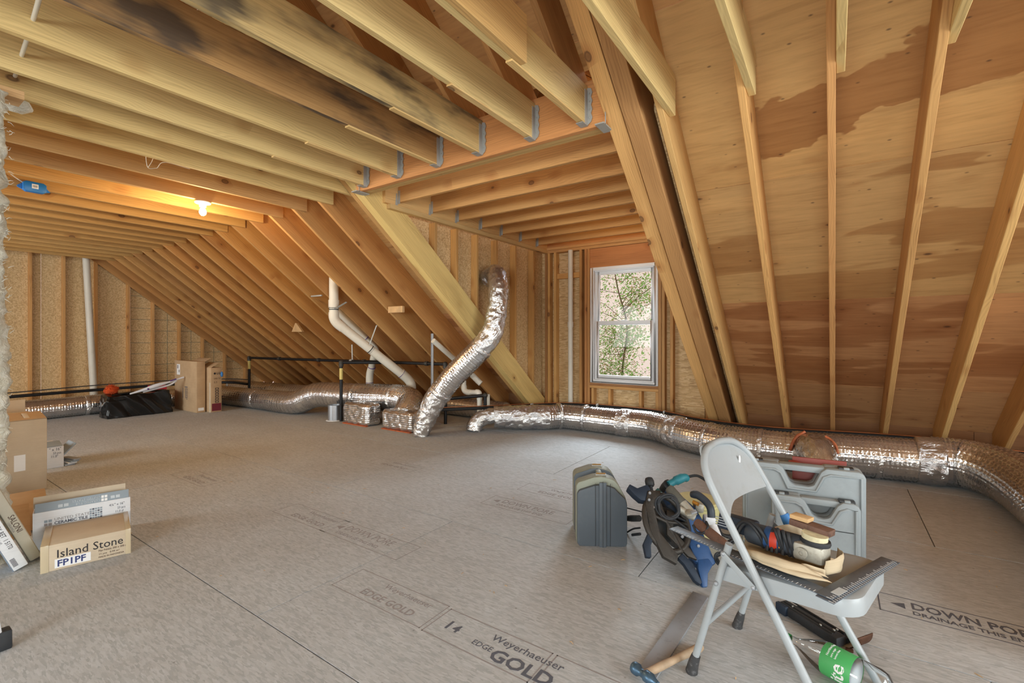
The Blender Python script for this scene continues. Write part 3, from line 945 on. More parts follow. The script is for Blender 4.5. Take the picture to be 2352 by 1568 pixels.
for k in range(170):      # loose glass fibres along the batt's edge
    z = random.uniform(0.1, 2.43); y = 0.515 + random.uniform(-0.03, 0.02)
    p = Vector((-3.56 + random.uniform(-0.02, 0.05), y, z))
    q = p + Vector((random.uniform(-0.01, 0.02), random.uniform(0.004, 0.022), random.uniform(-0.02, 0.02)))
    mb.tube([p, (p + q) / 2 + Vector((0, 0, random.uniform(-.008, .008))), q], [0.002, 0.0014, 0.0006], 4)
o = mb.build('loose_fibres', 'insulation', wall_i); o['kind'] = 'stuff'
# ------------------------------------------------------------------ ducts, pipes, fittings
def resample(P_, step):
    out, acc = [P_[0].copy()], 0.0
    for a, b in zip(P_[:-1], P_[1:]):
        L = (b - a).length
        while acc + L >= step:
            f = (step - acc) / L
            a = a + (b - a) * f
            out.append(a.copy()); L = (b - a).length; acc = 0.0
        acc += L
    out.append(P_[-1].copy())
    return out
def duct(parent, name, pts, r, mat='foil_bubble', n=28, seg=10, wob=0.02, sag=None):
    bub = mat == 'foil_bubble'
    P_ = resample(spline(pts, seg), .0125 if bub else .016)
    if isinstance(r, (list, tuple)):      # radius per control point
        k = len(r) - 1
        rad = []
        for i in range(len(P_)):
            u = i / (len(P_) - 1) * k
            a = min(int(u), k - 1)
            rad.append(r[a] + (r[a + 1] - r[a]) * (u - a))
        rm = r[0]
    else:
        rad = [r] * len(P_); rm = r
    nn = max(24, int(2 * math.pi * rm / (.0125 if bub else .016)))
    return MB().tube(P_, rad, nn, wob=wob * .6, dim=.011 if bub else 0.0, crum=.0 if bub else .012).build(name, mat, parent, smooth=80)

def band(parent, c, axis, r, w, mat='foil_crumple', name='tape_band', n=28, wob=0.03):
    c, a = Vector(c), Vector(axis).normalized()
    m_ = max(5, int(w / .014))
    P_ = [c + a * (w * (k / m_ - 0.5)) for k in range(m_ + 1)]
    return MB().tube(P_, [r * (1.035 + .02 * math.sin(math.pi * k / m_)) for k in range(m_ + 1)], 56, wob=wob * .5, crum=.010 if w > .1 else .004).build(name, mat, parent, smooth=80)

# main right-hand run of insulated duct
t = thing('insulated_duct', 'long silver foil-wrapped round duct lying along the eave behind the folding chair', 'duct', (-0.2, 4.8, 0))
duct(t, 'duct_section', [(-3.02, 5.14, .150), (-2.85, 5.33, .150), (-2.4, 5.35, .150), (-2.05, 5.34, .150)], .148, wob=.02)
duct(t, 'duct_section', [(-2.1, 5.34, .152), (-1.75, 5.32, .155), (-1.52, 5.20, .155), (-1.34, 5.08, .156)], .154)
duct(t, 'duct_section', [(-1.42, 5.13, .157), (-1.15, 4.96, .158), (-0.85, 4.85, .160), (-0.5, 4.82, .160), (-0.2, 4.83, .160)], .160)
duct(t, 'duct_section', [(-0.25, 4.83, .164), (0.1, 4.92, .166), (0.4, 4.97, .168), (0.66, 5.0, .170)], .168)
duct(t, 'duct_section', [(0.64, 5.03, .178), (0.86, 5.0, .180), (1.0, 4.78, .182), (1.06, 4.4, .184), (1.07, 3.9, .186), (1.06, 3.2, .188), (1.06, 2.4, .188)], .184)
for c, a, r in (((-2.03, 5.34, .152), (1, 0, 0), .153), ((-1.36, 5.09, .157), (1, -.6, 0), .160), ((-0.22, 4.83, .164), (1, .1, 0), .166), ((0.63, 5.0, .174), (1, .02, 0), .176)):
    band(t, c, a, r, .17)
for x in (-2.9, -2.55, -1.0, -0.55, 0.28):
    y = {-2.9: 5.29, -2.55: 5.35, -1.0: 4.90, -0.55: 4.825, 0.28: 4.955}[x]
    band(t, (x, y, .158), (1, {-2.9: 1.0, -2.55: .05, -1.0: -.4, -0.55: 0, 0.28: .2}[x], 0), .156 if x < -1.2 else .163, .035, wob=.01)
# branch take-off with orange mastic, behind the tool cases
duct(t, 'branch_elbow', [(-0.17, 4.80, .20), (-0.15, 4.62, .25), (-0.10, 4.46, .22), (-0.08, 4.38, .10), (-0.08, 4.37, .0)], .115, 'foil_crumple', wob=.05)
MB().tube(spline([(-0.31, 4.66, .20), (-0.27, 4.66, .31), (-0.2, 4.68, .37)], 5), .014, 6, wob=.3).build('mastic_seal', 'mastic', t, smooth=60)
MB().tube(spline([(-0.06, 4.70, .345), (0.0, 4.68, .30), (0.03, 4.66, .22)], 5), .012, 6, wob=.3).build('mastic_seal', 'mastic', t, smooth=60)

# crumpled flexible branch dropping through the floor left of that run
t = thing('flexible_duct_branch', 'short crumpled foil duct elbow bending down into a hole in the floor', 'duct', (-3.68, 4.55, 0))
duct(t, 'branch_elbow', [(-3.70, 4.55, .0), (-3.69, 4.58, .09), (-3.62, 4.66, .16), (-3.48, 4.77, .185)], .092, 'foil_crumple', wob=.07)
duct(t, 'flex_body', [(-3.52, 4.74, .165), (-3.36, 4.87, .160), (-3.18, 5.02, .155), (-2.98, 5.17, .150)], [.125, .142, .15, .15], 'foil_crumple', wob=.06)
band(t, (-3.50, 4.755, .175), (1, .75, .1), .118, .05)

# duct behind it
t = thing('background_duct', 'foil duct running behind the black gas riser toward the eave', 'duct', (-4.0, 5.3, 0))
duct(t, 'duct_section', [(-4.9, 5.28, .137), (-4.5, 5.29, .137), (-4.1, 5.30, .137), (-3.72, 5.30, .137)], .125)
band(t, (-4.05, 5.30, .137), (1, 0, 0), .126, .05)

# tall flexible duct climbing to the dormer side wall
t = thing('flexible_duct', 'shiny flexible foil duct rising from the floor and hooking into the dormer side wall', 'duct', (-4.04, 3.98, 0))
duct(t, 'flex_body', [(-4.045, 3.98, .0), (-4.03, 3.985, .07), (-4.0, 4.0, .18)], [.092, .098, .102], 'foil_crumple', wob=.08)
duct(t, 'flex_body', [(-4.0, 3.995, .15), (-3.95, 4.03, .30), (-3.88, 4.06, .44), (-3.80, 4.10, .56)], [.108, .122, .128, .13], 'foil_crumple', wob=.07)
duct(t, 'flex_body', [(-3.86, 4.07, .46), (-3.72, 4.13, .66), (-3.58, 4.20, .82), (-3.44, 4.26, .97), (-3.37, 4.29, 1.05)], [.122, .13, .132, .134, .13], 'foil_bubble', wob=.025)
duct(t, 'flex_body', [(-3.40, 4.28, 1.02), (-3.31, 4.33, 1.14), (-3.26, 4.38, 1.28), (-3.25, 4.41, 1.44)], [.128, .128, .120, .112], 'foil_crumple', wob=.06)
duct(t, 'flex_body', [(-3.25, 4.41, 1.40), (-3.25, 4.45, 1.60), (-3.27, 4.48, 1.75), (-3.33, 4.55, 1.87), (-3.42, 4.62, 1.94), (-3.52, 4.685, 1.93), (-3.62, 4.69, 1.90)], [.112, .108, .112, .116, .112, .106, .10], 'foil_crumple', wob=.06)
for c, a, r in (((-3.825, 4.085, .51), (.5, .2, .8), .132), ((-3.38, 4.285, 1.035), (.6, .25, .75), .134), ((-4.0, 3.995, .165), (.2, .1, 1), .106)):
    band(t, c, a, r, .045)

# left trunk with its S-bend and elbow
t = thing('trunk_duct', 'large silver bubble-foil trunk duct stepping up in an S-bend beside the floor boots', 'duct', (-6.6, 4.05, 0))
duct(t, 'duct_section', [(-9.1, 3.86, .155), (-8.5, 3.92, .155), (-7.8, 3.97, .155), (-7.2, 4.0, .155), (-6.86, 4.02, .158), (-6.68, 4.06, .19), (-6.52, 4.11, .26), (-6.36, 4.16, .305), (-6.1, 4.21, .315), (-5.62, 4.30, .318)], [.153, .153, .153, .154, .156, .164, .172, .176, .176, .176], n=36)
duct(t, 'duct_section', [(-5.66, 4.30, .318), (-5.3, 4.37, .322), (-5.05, 4.42, .325), (-4.82, 4.45, .315), (-4.66, 4.40, .285), (-4.57, 4.28, .225), (-4.54, 4.18, .15)], [.178, .178, .180, .184, .182, .176, .16], n=36)
for c, a, r in (((-5.64, 4.298, .318), (1, .18, 0), .177), ((-7.75, 3.972, .155), (1, .06, 0), .153), ((-5.0, 4.43, .324), (1, .15, -.02), .181)):
    band(t, c, a, r, .05, wob=.015)

t = thing('second_trunk_duct', 'foil duct lying behind the S-bend trunk under the rafters', 'duct', (-8.2, 4.72, 0))
duct(t, 'duct_section', [(-9.9, 4.55, .155), (-9.0, 4.66, .155), (-8.2, 4.74, .155), (-7.0, 4.82, .155)], .15)
band(t, (-8.6, 4.71, .155), (1, .1, 0), .151, .06)

t = thing('gable_duct', 'foil bubble-wrap duct lying across the floor before the chipboard end wall', 'duct', (-9.3, 2.4, 0))
duct(t, 'duct_section', [(-9.18, 0.4, .142), (-9.22, 1.2, .142), (-9.27, 2.0, .142), (-9.28, 2.7, .142), (-9.2, 3.5, .142)], .140, n=32)
band(t, (-9.27, 2.2, .142), (0, 1, 0), .141, .05)

# wrapped register boots
BOOTG = 'wrapped floor boots'
def boot(label, x0, x1, y0, y1, z, seed):
    t = thing('wrapped_floor_boot', label, 'duct boot', ((x0 + x1) / 2, (y0 + y1) / 2, 0), BOOTG)
    bm = bmesh.new()
    bmesh.ops.create_cube(bm, size=1.0)
    for v in bm.verts:
        v.co = Vector(((x0 + x1) / 2 + v.co.x * (x1 - x0), (y0 + y1) / 2 + v.co.y * (y1 - y0), z / 2 + v.co.z * z))
    bmesh.ops.bevel(bm, geom=[e for e in bm.edges], offset=.04, segments=3, profile=.5, affect='EDGES')
    bmesh.ops.subdivide_edges(bm, edges=[e for e in bm.edges if e.calc_length() > .1], cuts=34, use_grid_fill=True)
    bm.normal_update()
    for v in bm.verts:
        n = noise.noise(v.co * 16 + Vector((seed, 0, 0))) + .5 * noise.noise(v.co * 42)
        v.co += v.co.normalized() * 0 + Vector((noise.noise(v.co * 15), noise.noise(v.co * 15 + Vector((9, 0, 0))), noise.noise(v.co * 15 + Vector((0, 9, 0))))) * .012
        k_ = 2 * math.pi / .05
        v.co += v.normal * .0035 * math.sin(k_ * (v.co.x + v.co.z + v.co.y)) * math.sin(k_ * (v.co.x - v.co.z + v.co.y))
        v.co.z = max(v.co.z, 0.0)
    uvl = bm.loops.layers.uv.new('UVMap')
    for f in bm.faces:
        a = max(range(3), key=lambda i: abs(f.normal[i]))
        i, j = [(1, 2), (0, 2), (0, 1)][a]
        for l in f.loops: l[uvl].uv = (l.vert.co[i], l.vert.co[j])
        f.smooth = True
    me = bpy.data.meshes.new('foil_wrap'); bm.to_mesh(me); bm.free()
    me.materials.append(M['foil_bubble'])
    o = bpy.data.objects.new('foil_wrap', me); link(o, t)
    MB().box((x0 + .01, y0 - .012, 0), (x1 - .01, y0 + .03, .012)).build('sealant_bead', 'caulk', t, bevel=.004)
    return t
boot('foil-wrapped boxy duct boot sealed to the floor with orange foam behind the gas riser', -5.50, -4.99, 3.95, 4.19, .285, 1)
boot('foil-wrapped boxy duct boot standing next to the tall flexible duct', -4.76, -4.22, 3.99, 4.28, .245, 5)

t = thing('sheet_metal_collar', 'short galvanised sheet metal duct collar standing open on the floor', 'duct collar', (-5.79, 4.03, 0))
MB().lathe([(.001, .0), (.088, .0), (.088, .215), (.084, .215), (.084, .004), (.001, .004)], (-5.79, 4.03, 0), (0, 0, 1), 28).build('collar_wall', 'sheet_metal', t, smooth=40)
MB().box((-5.80, 3.940, .0), (-5.785, 3.946, .214)).build('seam_strip', 'sheet_metal', t)
MB().lathe([(.001, 0), (.115, 0), (.11, .008), (.001, .008)], (-5.79, 4.03, .0), (0, 0, 1), 16).build('sealant_bead', 'card_white', t)

# black gas pipe
t = thing('gas_pipe', 'black iron gas pipe run on risers with unions in front of the rafters', 'gas pipe', (-5.64, 4.03, 0))
GP = .022
a, b = Vector((-8.86, 4.38, .785)), Vector((-4.31, 4.69, .804))
MB().tube([a, b], GP, 12).build('horizontal_pipe', 'black_pipe', t, smooth=40)
MB().tube([a, (-8.86, 4.38, 0.0)], GP, 12).build('riser', 'black_pipe', t, smooth=40)
MB().tube([(-5.64, 4.03, .815), (-5.64, 4.03, 0.0)], GP, 12).build('riser', 'black_pipe', t, smooth=40)
MB().tube([(-4.31, 4.70, .804), (-4.31, 4.70, 0.0)], GP, 12).build('riser', 'black_pipe', t, smooth=40)
MB().tube([(-5.64, 4.03, .815), (-5.20, 4.63, .80)], GP, 12).build('connector_pipe', 'black_pipe', t, smooth=40)
for p in ((-8.86, 4.38, .785), (-5.64, 4.03, .815), (-4.31, 4.695, .804)):
    mb = MB(); mb.ball(p, .034, 10); mb.cyl(Vector(p), Vector(p) + Vector((0, 0, -.055)), .031, 12); mb.build('elbow_fitting', 'pipe_fitting', t, smooth=60)
d = (b - a).normalized()
for k in (.2, .43, .6, .66, .78, .93):
    c = a + (b - a) * k
    MB().tube([c - d * .025, c + d * .025], .031, 12).build('coupling', 'pipe_fitting' if k != .6 else 'galvanised', t, smooth=40)
for x, y in ((-8.86, 4.38), (-5.64, 4.03), (-4.31, 4.70)):
    MB().tube([(x, y, .735), (x, y, .58)], GP + .0015, 12).build('paper_sticker', 'sticker_yellow', t, smooth=40)
MB().tube([(-4.31, 4.70, .30), (-4.31, 4.70, .38)], .034, 12).build('tee_fitting', 'pipe_fitting', t, smooth=40)
MB().tube([(-4.31, 4.715, .335), (-3.79, 4.90, .40)], GP, 12).build('branch_pipe', 'black_pipe', t, smooth=40)
MB().tube([(-3.79, 4.90, .40), (-3.79, 4.90, .2)], GP, 12).build('branch_pipe', 'black_pipe', t, smooth=40)
MB().ball((-3.79, 4.90, .40), .034, 10).build('elbow_fitting', 'pipe_fitting', t, smooth=60)
# perforated strap carrying the pipe
mb = MB(); mb.tube([(-6.12, 4.565, 1.05), (-6.11, 4.565, .81)], .012, 4); mb.build('hanger_strap', 'galvanised', t)

t = thing('low_gas_pipe', 'black iron pipe running low along the chipboard end wall', 'gas pipe', (-10.2, 2.6, .2))
MB().tube(spline([(-8.89, 4.37, .30), (-9.35, 4.22, .32), (-9.85, 3.6, .31), (-10.15, 2.7, .285), (-10.2, 1.56, .27), (-10.2, 0.4, .25)], 6), .024, 10).build('pipe_run', 'black_pipe', t, smooth=40)
MB().tube(spline([(-8.95, 4.40, .375), (-9.35, 4.26, .38), (-9.85, 3.64, .38), (-10.2, 2.7, .36), (-10.25, 1.56, .325), (-10.25, 0.4, .30)], 6), .008, 6).build('cable_run', 'rubber', t)
for x, y in ((-9.35, 4.22), (-10.15, 2.7), (-10.2, 1.2)):
    MB().cyl((x, y, 0), (x, y, .30), .010, 8).build('support_leg', 'galvanised', t)

# refrigerant line set lying on the right duct
LS = [(-4.165, 4.355, .2455), (-3.61, 5.0, .2455), (-2.942, 5.56, .268), (-2.044, 5.575, .283), (-1.6, 5.47, .284), (-1.198, 5.23, .2835), (-.570, 5.075, .288), (-.051, 5.153, .292), (.27, 5.236, .292), (.727, 5.413, .271), (1.0, 5.42, .25), (1.24, 5.40, .23), (1.9, 5.45, .2), (2.8, 5.45, .2)]
t = thing('refrigerant_line', 'black foam-covered refrigerant line running along the back of the eave duct', 'refrigerant line', (-0.5, 5.0, .2))
MB().tube(spline(LS, 7), .021, 10).build('foam_sleeve', 'black_foam', t, smooth=50)
MB().tube(spline([(x, y + .004, z + .026) for x, y, z in LS], 7), .0045, 6).build('copper_tube', 'copper', t, smooth=50)
MB().tube(spline([(x, y + .045 + .015 * math.sin(i * 2.1), z + .004) for i, (x, y, z) in enumerate(LS[2:9])], 7), .006, 6).build('control_wire', 'rubber', t, smooth=50)
for x, y, z in ((-2.5, 5.575, .277), (-1.62, 5.475, .284), (-3.3, 5.275, .256)):
    MB().box((x - .008, y - .026, z - .028), (x + .008, y + .028, z + .034)).build('strap_clip', 'galvanised', t, bevel=.003)
for x, y, z in ((1.0, 5.42, .25), (-.051, 5.153, .292)):
    MB().tube([(x - .004, y, z), (x + .004, y + .001, z)], .0235, 10).build('cable_tie', 'latch_black', t)

# white PVC vent pipes
def pvc(t, pts, r, name='pipe_run'):
    return MB().tube(pts, r, 16).build(name, 'pvc', t, smooth=40)
def pring(t, c, a, r, mat='ink_purple', w=.008):
    c, a = Vector(c), Vector(a).normalized()
    return MB().tube([c - a * w / 2, c + a * w / 2], r, 16).build('joint_ring', mat, t, smooth=40)
def sock(t, c, a, r, w=.07):
    c, a = Vector(c), Vector(a).normalized()
    return MB().tube([c - a * w / 2, c + a * w / 2], r, 16).build('socket', 'pvc', t, smooth=40)
t = thing('vent_pipe', 'thick cream PVC vent pipe slanting down under the rafters above the trunk duct', 'pipe', (-5.0, 4.74, .2))
R1 = .060
pvc(t, [(-5.44, 3.775, 1.95), (-5.44, 3.775, 1.456)], R1)
pvc(t, spline([(-5.44, 3.775, 1.495), (-5.44, 3.78, 1.418), (-5.425, 3.815, 1.353), (-5.395, 3.885, 1.29)], 5), R1 + .006, 'elbow_fitting')
pvc(t, [(-5.40, 3.865, 1.306), (-5.04, 4.66, .60)], R1)
pvc(t, spline([(-5.07, 4.60, .66), (-5.03, 4.69, .57), (-5.005, 4.73, .50), (-5.0, 4.74, .42)], 5), R1 + .006, 'elbow_fitting')
pvc(t, [(-5.0, 4.74, .45), (-5.0, 4.74, .30)], R1)
pring(t, (-5.065, 4.615, .645), (.42, .74, -.71), R1 + .008); pring(t, (-5.0, 4.74, .425), (0, 0, 1), R1 + .009)
sock(t, (-5.44, 3.775, 1.61), (0, 0, 1), R1 + .008, .09)
pring(t, (-5.44, 3.775, 1.53), (0, 0, 1), R1 + .003, 'latch_black', .012); pring(t, (-5.44, 3.775, 1.55), (0, 0, 1), R1 + .003, 'latch_black', .008)
pring(t, (-5.244, 4.209, 1.0), (.36, .795, -.706), R1 + .003, 'latch_black', .012); pring(t, (-5.237, 4.226, .985), (.36, .795, -.706), R1 + .003, 'galvanised', .006)
MB().prism([(0, 0), (.022, 0), (.022, .30), (0, .30)], .003, ((-5.20, 4.15, 1.06), (.8, .2, .3), (.28, .0, .5))).build('hanger_strap', 'galvanised', t)
MB().prism([(0, 0), (.022, 0), (.022, .20), (0, .20)], .003, ((-5.385, 3.745, 1.54), (0, .7, -.3), (.7, 0.2, .35))).build('hanger_strap', 'galvanised', t)

t = thing('rear_vent_pipe', 'thinner white PVC pipe dropping behind the slanting vent pipe', 'pipe', (-5.98, 4.75, .2))
R2 = .050
pvc(t, [(-5.86, 4.02, 1.62), (-5.72, 4.58, 1.10)], R2)
pvc(t, spline([(-5.74, 4.54, 1.14), (-5.71, 4.63, 1.04), (-5.73, 4.69, .96), (-5.78, 4.71, .90)], 5), R2 + .006, 'elbow_fitting')
pvc(t, [(-5.77, 4.71, .92), (-5.90, 4.74, .64)], R2)
pvc(t, spline([(-5.88, 4.735, .68), (-5.92, 4.745, .60), (-5.935, 4.75, .52), (-5.935, 4.75, .44)], 5), R2 + .006, 'elbow_fitting')
pvc(t, [(-5.935, 4.75, .48), (-5.935, 4.75, .25)], R2)
pring(t, (-5.735, 4.52, 1.155), (.14, .56, -.52), R2 + .008); pring(t, (-5.865, 4.735, .70), (.4, -.1, .86), R2 + .008); pring(t, (-5.935, 4.75, .46), (0, 0, 1), R2 + .009); pring(t, (-5.83, 4.725, .79), (.4, -.1, .86), R2 + .004, 'latch_black', .012)

t = thing('drain_pipe', 'white PVC drain pipe with elbows tucked under the rafters behind the flexible duct', 'pipe', (-4.2, 5.0, .2))
R3 = .033
pvc(t, [(-4.13, 4.28, 1.123), (-4.05, 5.0, .62)], R3)
pvc(t, spline([(-4.07, 4.97, .65), (-4.02, 5.03, .57), (-3.98, 5.05, .53)], 4), R3 + .006, 'elbow_fitting')
pvc(t, [(-4.20, 4.95, .70), (-4.20, 4.95, .47)], R3)
pvc(t, spline([(-4.20, 4.95, .50), (-4.19, 4.95, .44), (-4.14, 4.95, .415), (-4.08, 4.95, .415)], 4), R3 + .006, 'elbow_fitting')
pvc(t, [(-4.10, 4.95, .415), (-3.96, 4.95, .425)], R3)
pvc(t, spline([(-3.98, 4.95, .425), (-3.94, 4.95, .42), (-3.925, 4.95, .38), (-3.925, 4.95, .33)], 4), R3 + .006, 'elbow_fitting')
pvc(t, [(-3.925, 4.95, .35), (-3.925, 4.95, .15)], R3)
pvc(t, [(-3.84, 5.02, .40), (-3.84, 5.02, .15)], R3 * .9)
pring(t, (-4.075, 4.778, .775), (.08, .72, -.5), R3 + .003, 'latch_black', .01)

t = thing('wall_vent_pipe', 'white PVC vent pipe standing against the studs left of the window', 'pipe', (-3.095, 5.985, 0))
pvc(t, [(-3.095, 5.985, 0), (-3.095, 5.985, 2.404)], .035)
sock(t, (-3.095, 5.985, 1.345), (0, 0, 1), .041, .075)
t = thing('gable_vent_pipe', 'white PVC vent pipe leaning up the chipboard end wall', 'pipe', (-10.88, 2.69, 0))
pvc(t, [(-10.88, 2.69, 0), (-10.88, 2.575, 2.62)], .052)
sock(t, (-10.88, 2.683, .16), (0, -.04, 1), .059, .10)

# steel strut strip hanging from a rafter
t = thing('steel_strut', 'thin grey steel strut hanging from a rafter beside the flexible duct', 'strut', (-4.23, 4.37, .42))
MB().box((-4.242, 4.362, .40), (-4.212, 4.372, 1.212)).build('strip', 'steel_dull', t)
MB().box((-4.242, 4.355, .40), (-4.237, 4.372, 1.212)).build('flange', 'steel_dull', t)
MB().box((-4.25, 4.352, .38), (-4.205, 4.37, .47)).build('end_bracket', 'steel_dull', t)
# small wooden oddments nailed to the rafters
o = tag(MB().prism([(0, 0), (.30, 0), (.13, .14), (.10, .14)], .035, ((-7.22, 4.27, 1.25), (1, 0, 0), (0, 0, 1))).build('wood_wedge', 'block_wood'), 'triangular wooden wedge nailed to a rafter above the S-bend trunk duct', 'wood wedge')
o = tag(MB().box((-4.62, 3.98, 1.47), (-4.36, 4.02, 1.55)).build('wood_block', 'block_wood', bevel=.004), 'short pale wooden block wedged between two rafters', 'wood block')
o = tag(MB().box((-5.90, 3.735, 1.715), (-5.66, 3.755, 1.735)).build('metal_strap', 'galvanised', bevel=.002), 'short perforated metal strap sticking out under a rafter above the vent pipe', 'metal strap')

# ------------------------------------------------------------------ ceiling fittings
t = thing('light_bulb_fixture', 'bare glowing bulb in a white porcelain holder under a joist', 'lamp', (-5.08, 2.07, 2.37))
MB().lathe([(.001, 0), (.03, 0), (.062, -.008), (.070, -.018), (.066, -.026), (.034, -.032), (.030, -.060), (.001, -.060)], (-5.08, 2.07, 2.498), (0, 0, 1), 28).build('porcelain_base', 'white_vinyl', t, smooth=50)
MB().lathe([(.001, 0), (.016, 0), (.017, -.012), (.024, -.026), (.030, -.042), (.031, -.056), (.026, -.072), (.014, -.083), (.001, -.087)], (-5.08, 2.07, 2.440), (0, 0, 1), 24).build('bulb', 'bulb_glow', t, smooth=60)
lamp('bulb_light', 'POINT', (-5.08, 2.07, 2.33), (0, 0, 0), 36, (1.0, 0.70, 0.36), shadow_soft_size=.05)

t = thing('electrical_box', 'blue plastic electrical box with a white barcode label on a ceiling joist', 'electrical box', (-5.84, 1.04, 2.45))
MB().prism([(-.075, -.03), (-.055, -.045), (.055, -.045), (.075, -.03), (.075, .03), (.055, .045), (-.055, .045), (-.075, .03)], .055, ((-5.898, 1.04, 2.50), (0, 1, 0), (0, 0, 1))).build('box_body', 'blue_box', t, bevel=.004)
MB().prism([(-.105, -.012), (-.07, -.03), (-.07, .03), (-.105, .0)], .02, ((-5.897, 1.04, 2.50), (0, 1, 0), (0, 0, 1))).build('mounting_ear', 'blue_box', t)
MB().prism([(.105, -.018), (.07, .02), (.07, -.03)], .02, ((-5.897, 1.04, 2.50), (0, 1, 0), (0, 0, 1))).build('mounting_ear', 'blue_box', t)
bl_ = MB().box((-5.8445, 1.02, 2.485), (-5.8425, 1.062, 2.525)).build('barcode_label', 'sticker_white', t)
mb = MB()
for k in range(6): mb.box((-5.8427, 1.027 + k * .005, 2.495), (-5.842, 1.0295 + k * .005, 2.515))
mb.build('barcode', 'ink_dark', bl_)
MB().tube(spline([(-5.88, 0.97, 2.53), (-5.87, .92, 2.56), (-5.88, .88, 2.60)], 4), .005, 6).build('cable', 'cable_white', t)

for nm, pts, lab in (('ceiling_cable', [(-2.2, .46, 2.60), (-2.6, .49, 2.60), (-3.0, .525, 2.60), (-3.45, .56, 2.60), (-3.7, .58, 2.60)], 'white electrical cable threaded through holes in the ceiling joists'),):
    tag(MB().tube(spline(pts, 4), .009, 8).build(nm, 'cable_white', smooth=50), lab, 'cable')
mb = MB()
for a, b, c in (((-4.20, 1.33, 2.52), (-4.17, 1.335, 2.42), (-4.2, 1.40, 2.44)), ((-4.2, 1.40, 2.44), (-4.2, 1.45, 2.50), (-4.2, 1.62, 2.50)), ((-4.17, 1.335, 2.42), (-4.18, 1.36, 2.47), (-4.2, 1.38, 2.52))):
    mb.tube(spline([a, b, c], 6), .0022, 4)
o = tag(mb.build('cobweb', 'cobweb_silk'), 'wispy pale cobweb dangling from a ceiling joist', 'cobweb')
# loose ball of insulation stuffed against the joists
mb = MB(); mb.ball((-3.78, .60, 2.475), .052, 18, (1.0, 1.1, .8))
for i, v in enumerate(mb.v):
    mb.v[i] = v + (v - Vector((-3.78, .60, 2.475))) * .22 * (noise.noise(v * 14) + .6 * noise.noise(v * 40))
tag(mb.build('insulation_tuft', 'insulation', smooth=60), 'loose tuft of fibreglass stuffed between ceiling joists above the insulated wall', 'insulation')
# ------------------------------------------------------------------ stored boxes and clutter at the left
def obox(name, mat, parent, o, ex, ey, ez, a, b, c, bevel=.004, lo=(0, 0, 0)):
    """box in an own frame: origin o, axes ex ey ez, sizes a b c"""
    o, ex, ey, ez = Vector(o), Vector(ex).normalized(), Vector(ey).normalized(), Vector(ez).normalized()
    T = Matrix(((ex.x, ey.x, ez.x, o.x), (ex.y, ey.y, ez.y, o.y), (ex.z, ey.z, ez.z, o.z), (0, 0, 0, 1)))
    return MB(T).box(lo, (lo[0] + a, lo[1] + b, lo[2] + c)).build(name, mat, parent, bevel=bevel)
Z3 = Vector((0, 0, 1))

# slate-boxed mosaic carton
IE, IN = Vector((.243, .970, 0)), Vector((-.970, .243, 0))
I0 = Vector((-3.235, .595, 0))
t = thing('mosaic_tile_carton', 'taped brown stone tile carton with a white FP1PF sticker lying on the floor', 'box', I0)
obox('carton', 'cardboard_pale', t, I0, IE, IN, Z3, .345, .33, .132, .004)
fo = I0 - IN * .0008
text('lettering', 'Island Stone', .058, 'ink_dark', t, fo + IE * .055 + Z3 * .062, IE, Z3, sx=.92)
text('lettering', 'Flat Pebble 300 x 300 mm', .014, 'ink_brown', t, fo + IE * .215 + Z3 * .045, IE, Z3, sx=.85)
text('lettering', '11 pcs   0.99 m²', .013, 'ink_brown', t, fo + IE * .215 + Z3 * .028, IE, Z3)
text('lettering', 'MADE IN INDONESIA', .012, 'ink_brown', t, fo + IE * .215 + Z3 * .012, IE, Z3, sx=.9)
stk = MB().prism([(.05, .012), (.185, .012), (.185, .056), (.05, .056)], .0012, (I0 - IN * .0002, IE, Z3)).build('sticker', 'sticker_white', t)
text('lettering', 'FP1PF', .044, 'ink_blue', stk, fo - IN * .001 + IE * .058 + Z3 * .019, IE, Z3, bold=.001)
plain('packing_tape', S(206, 190, 160), .18)
obox('packing_tape', 'packing_tape', t, I0 - IE * .0015 - IN * .002, IE, IN, Z3, .03, .334, .134, .001)
obox('packing_tape', 'packing_tape', t, I0 + IE * .325 - IN * .002, IE, IN, Z3, .022, .334, .134, .001)

U0 = I0 + IN * .375 - IE * .055
t = thing('ceramic_tile_carton', 'open white ceramic tile carton with raised grey lid flaps behind the brown stone carton', 'box', U0)
T_U = lambda x, y, z: U0 + IE * x + IN * y + Z3 * z
def wallp(x0, x1, y0, y1, z0, z1, nm='carton_wall', mat='card_white'):
    return obox(nm, mat, t, T_U(x0, y0, z0), IE, IN, Z3, x1 - x0, y1 - y0, z1 - z0, .001)
wallp(0, .415, 0, .004, 0, .205); wallp(0, .415, .10, .104, 0, .205); wallp(0, .004, .004, .10, 0, .205); wallp(.411, .415, .004, .10, 0, .205); wallp(0, .415, .004, .10, 0, .004, 'carton_base')
flap = obox('lid_flap', 'print_grey', t, T_U(.008, .004, .200), IE, (IN * .35 + Z3 * 1.0), Z3.cross(IE), .40, .052, .003, .0005)
obox('lid_flap', 'cardboard_pale', t, T_U(-.004, .10, .200), IE, (IN * .05 + Z3), Z3.cross(IE), .40, .068, .003, .0005)
fu = T_U(0, -.0008, 0)
for i, m_ in ((0, 'print_grey'), (1, 'print_grey')):
    for k in range(2):
        MB().prism([(0, 0), (.014, 0), (.014, .014), (0, .014)], .001, (T_U(.045 + i * .017, -.0002, .125 + k * .018), IE, Z3)).build('print_square', 'ink_faint' if k == 0 else 'print_grey', t)
text('lettering', 'UNITED STATES', .022, 'ink_faint', t, fu + IE * .085 + Z3 * .146, IE, Z3)
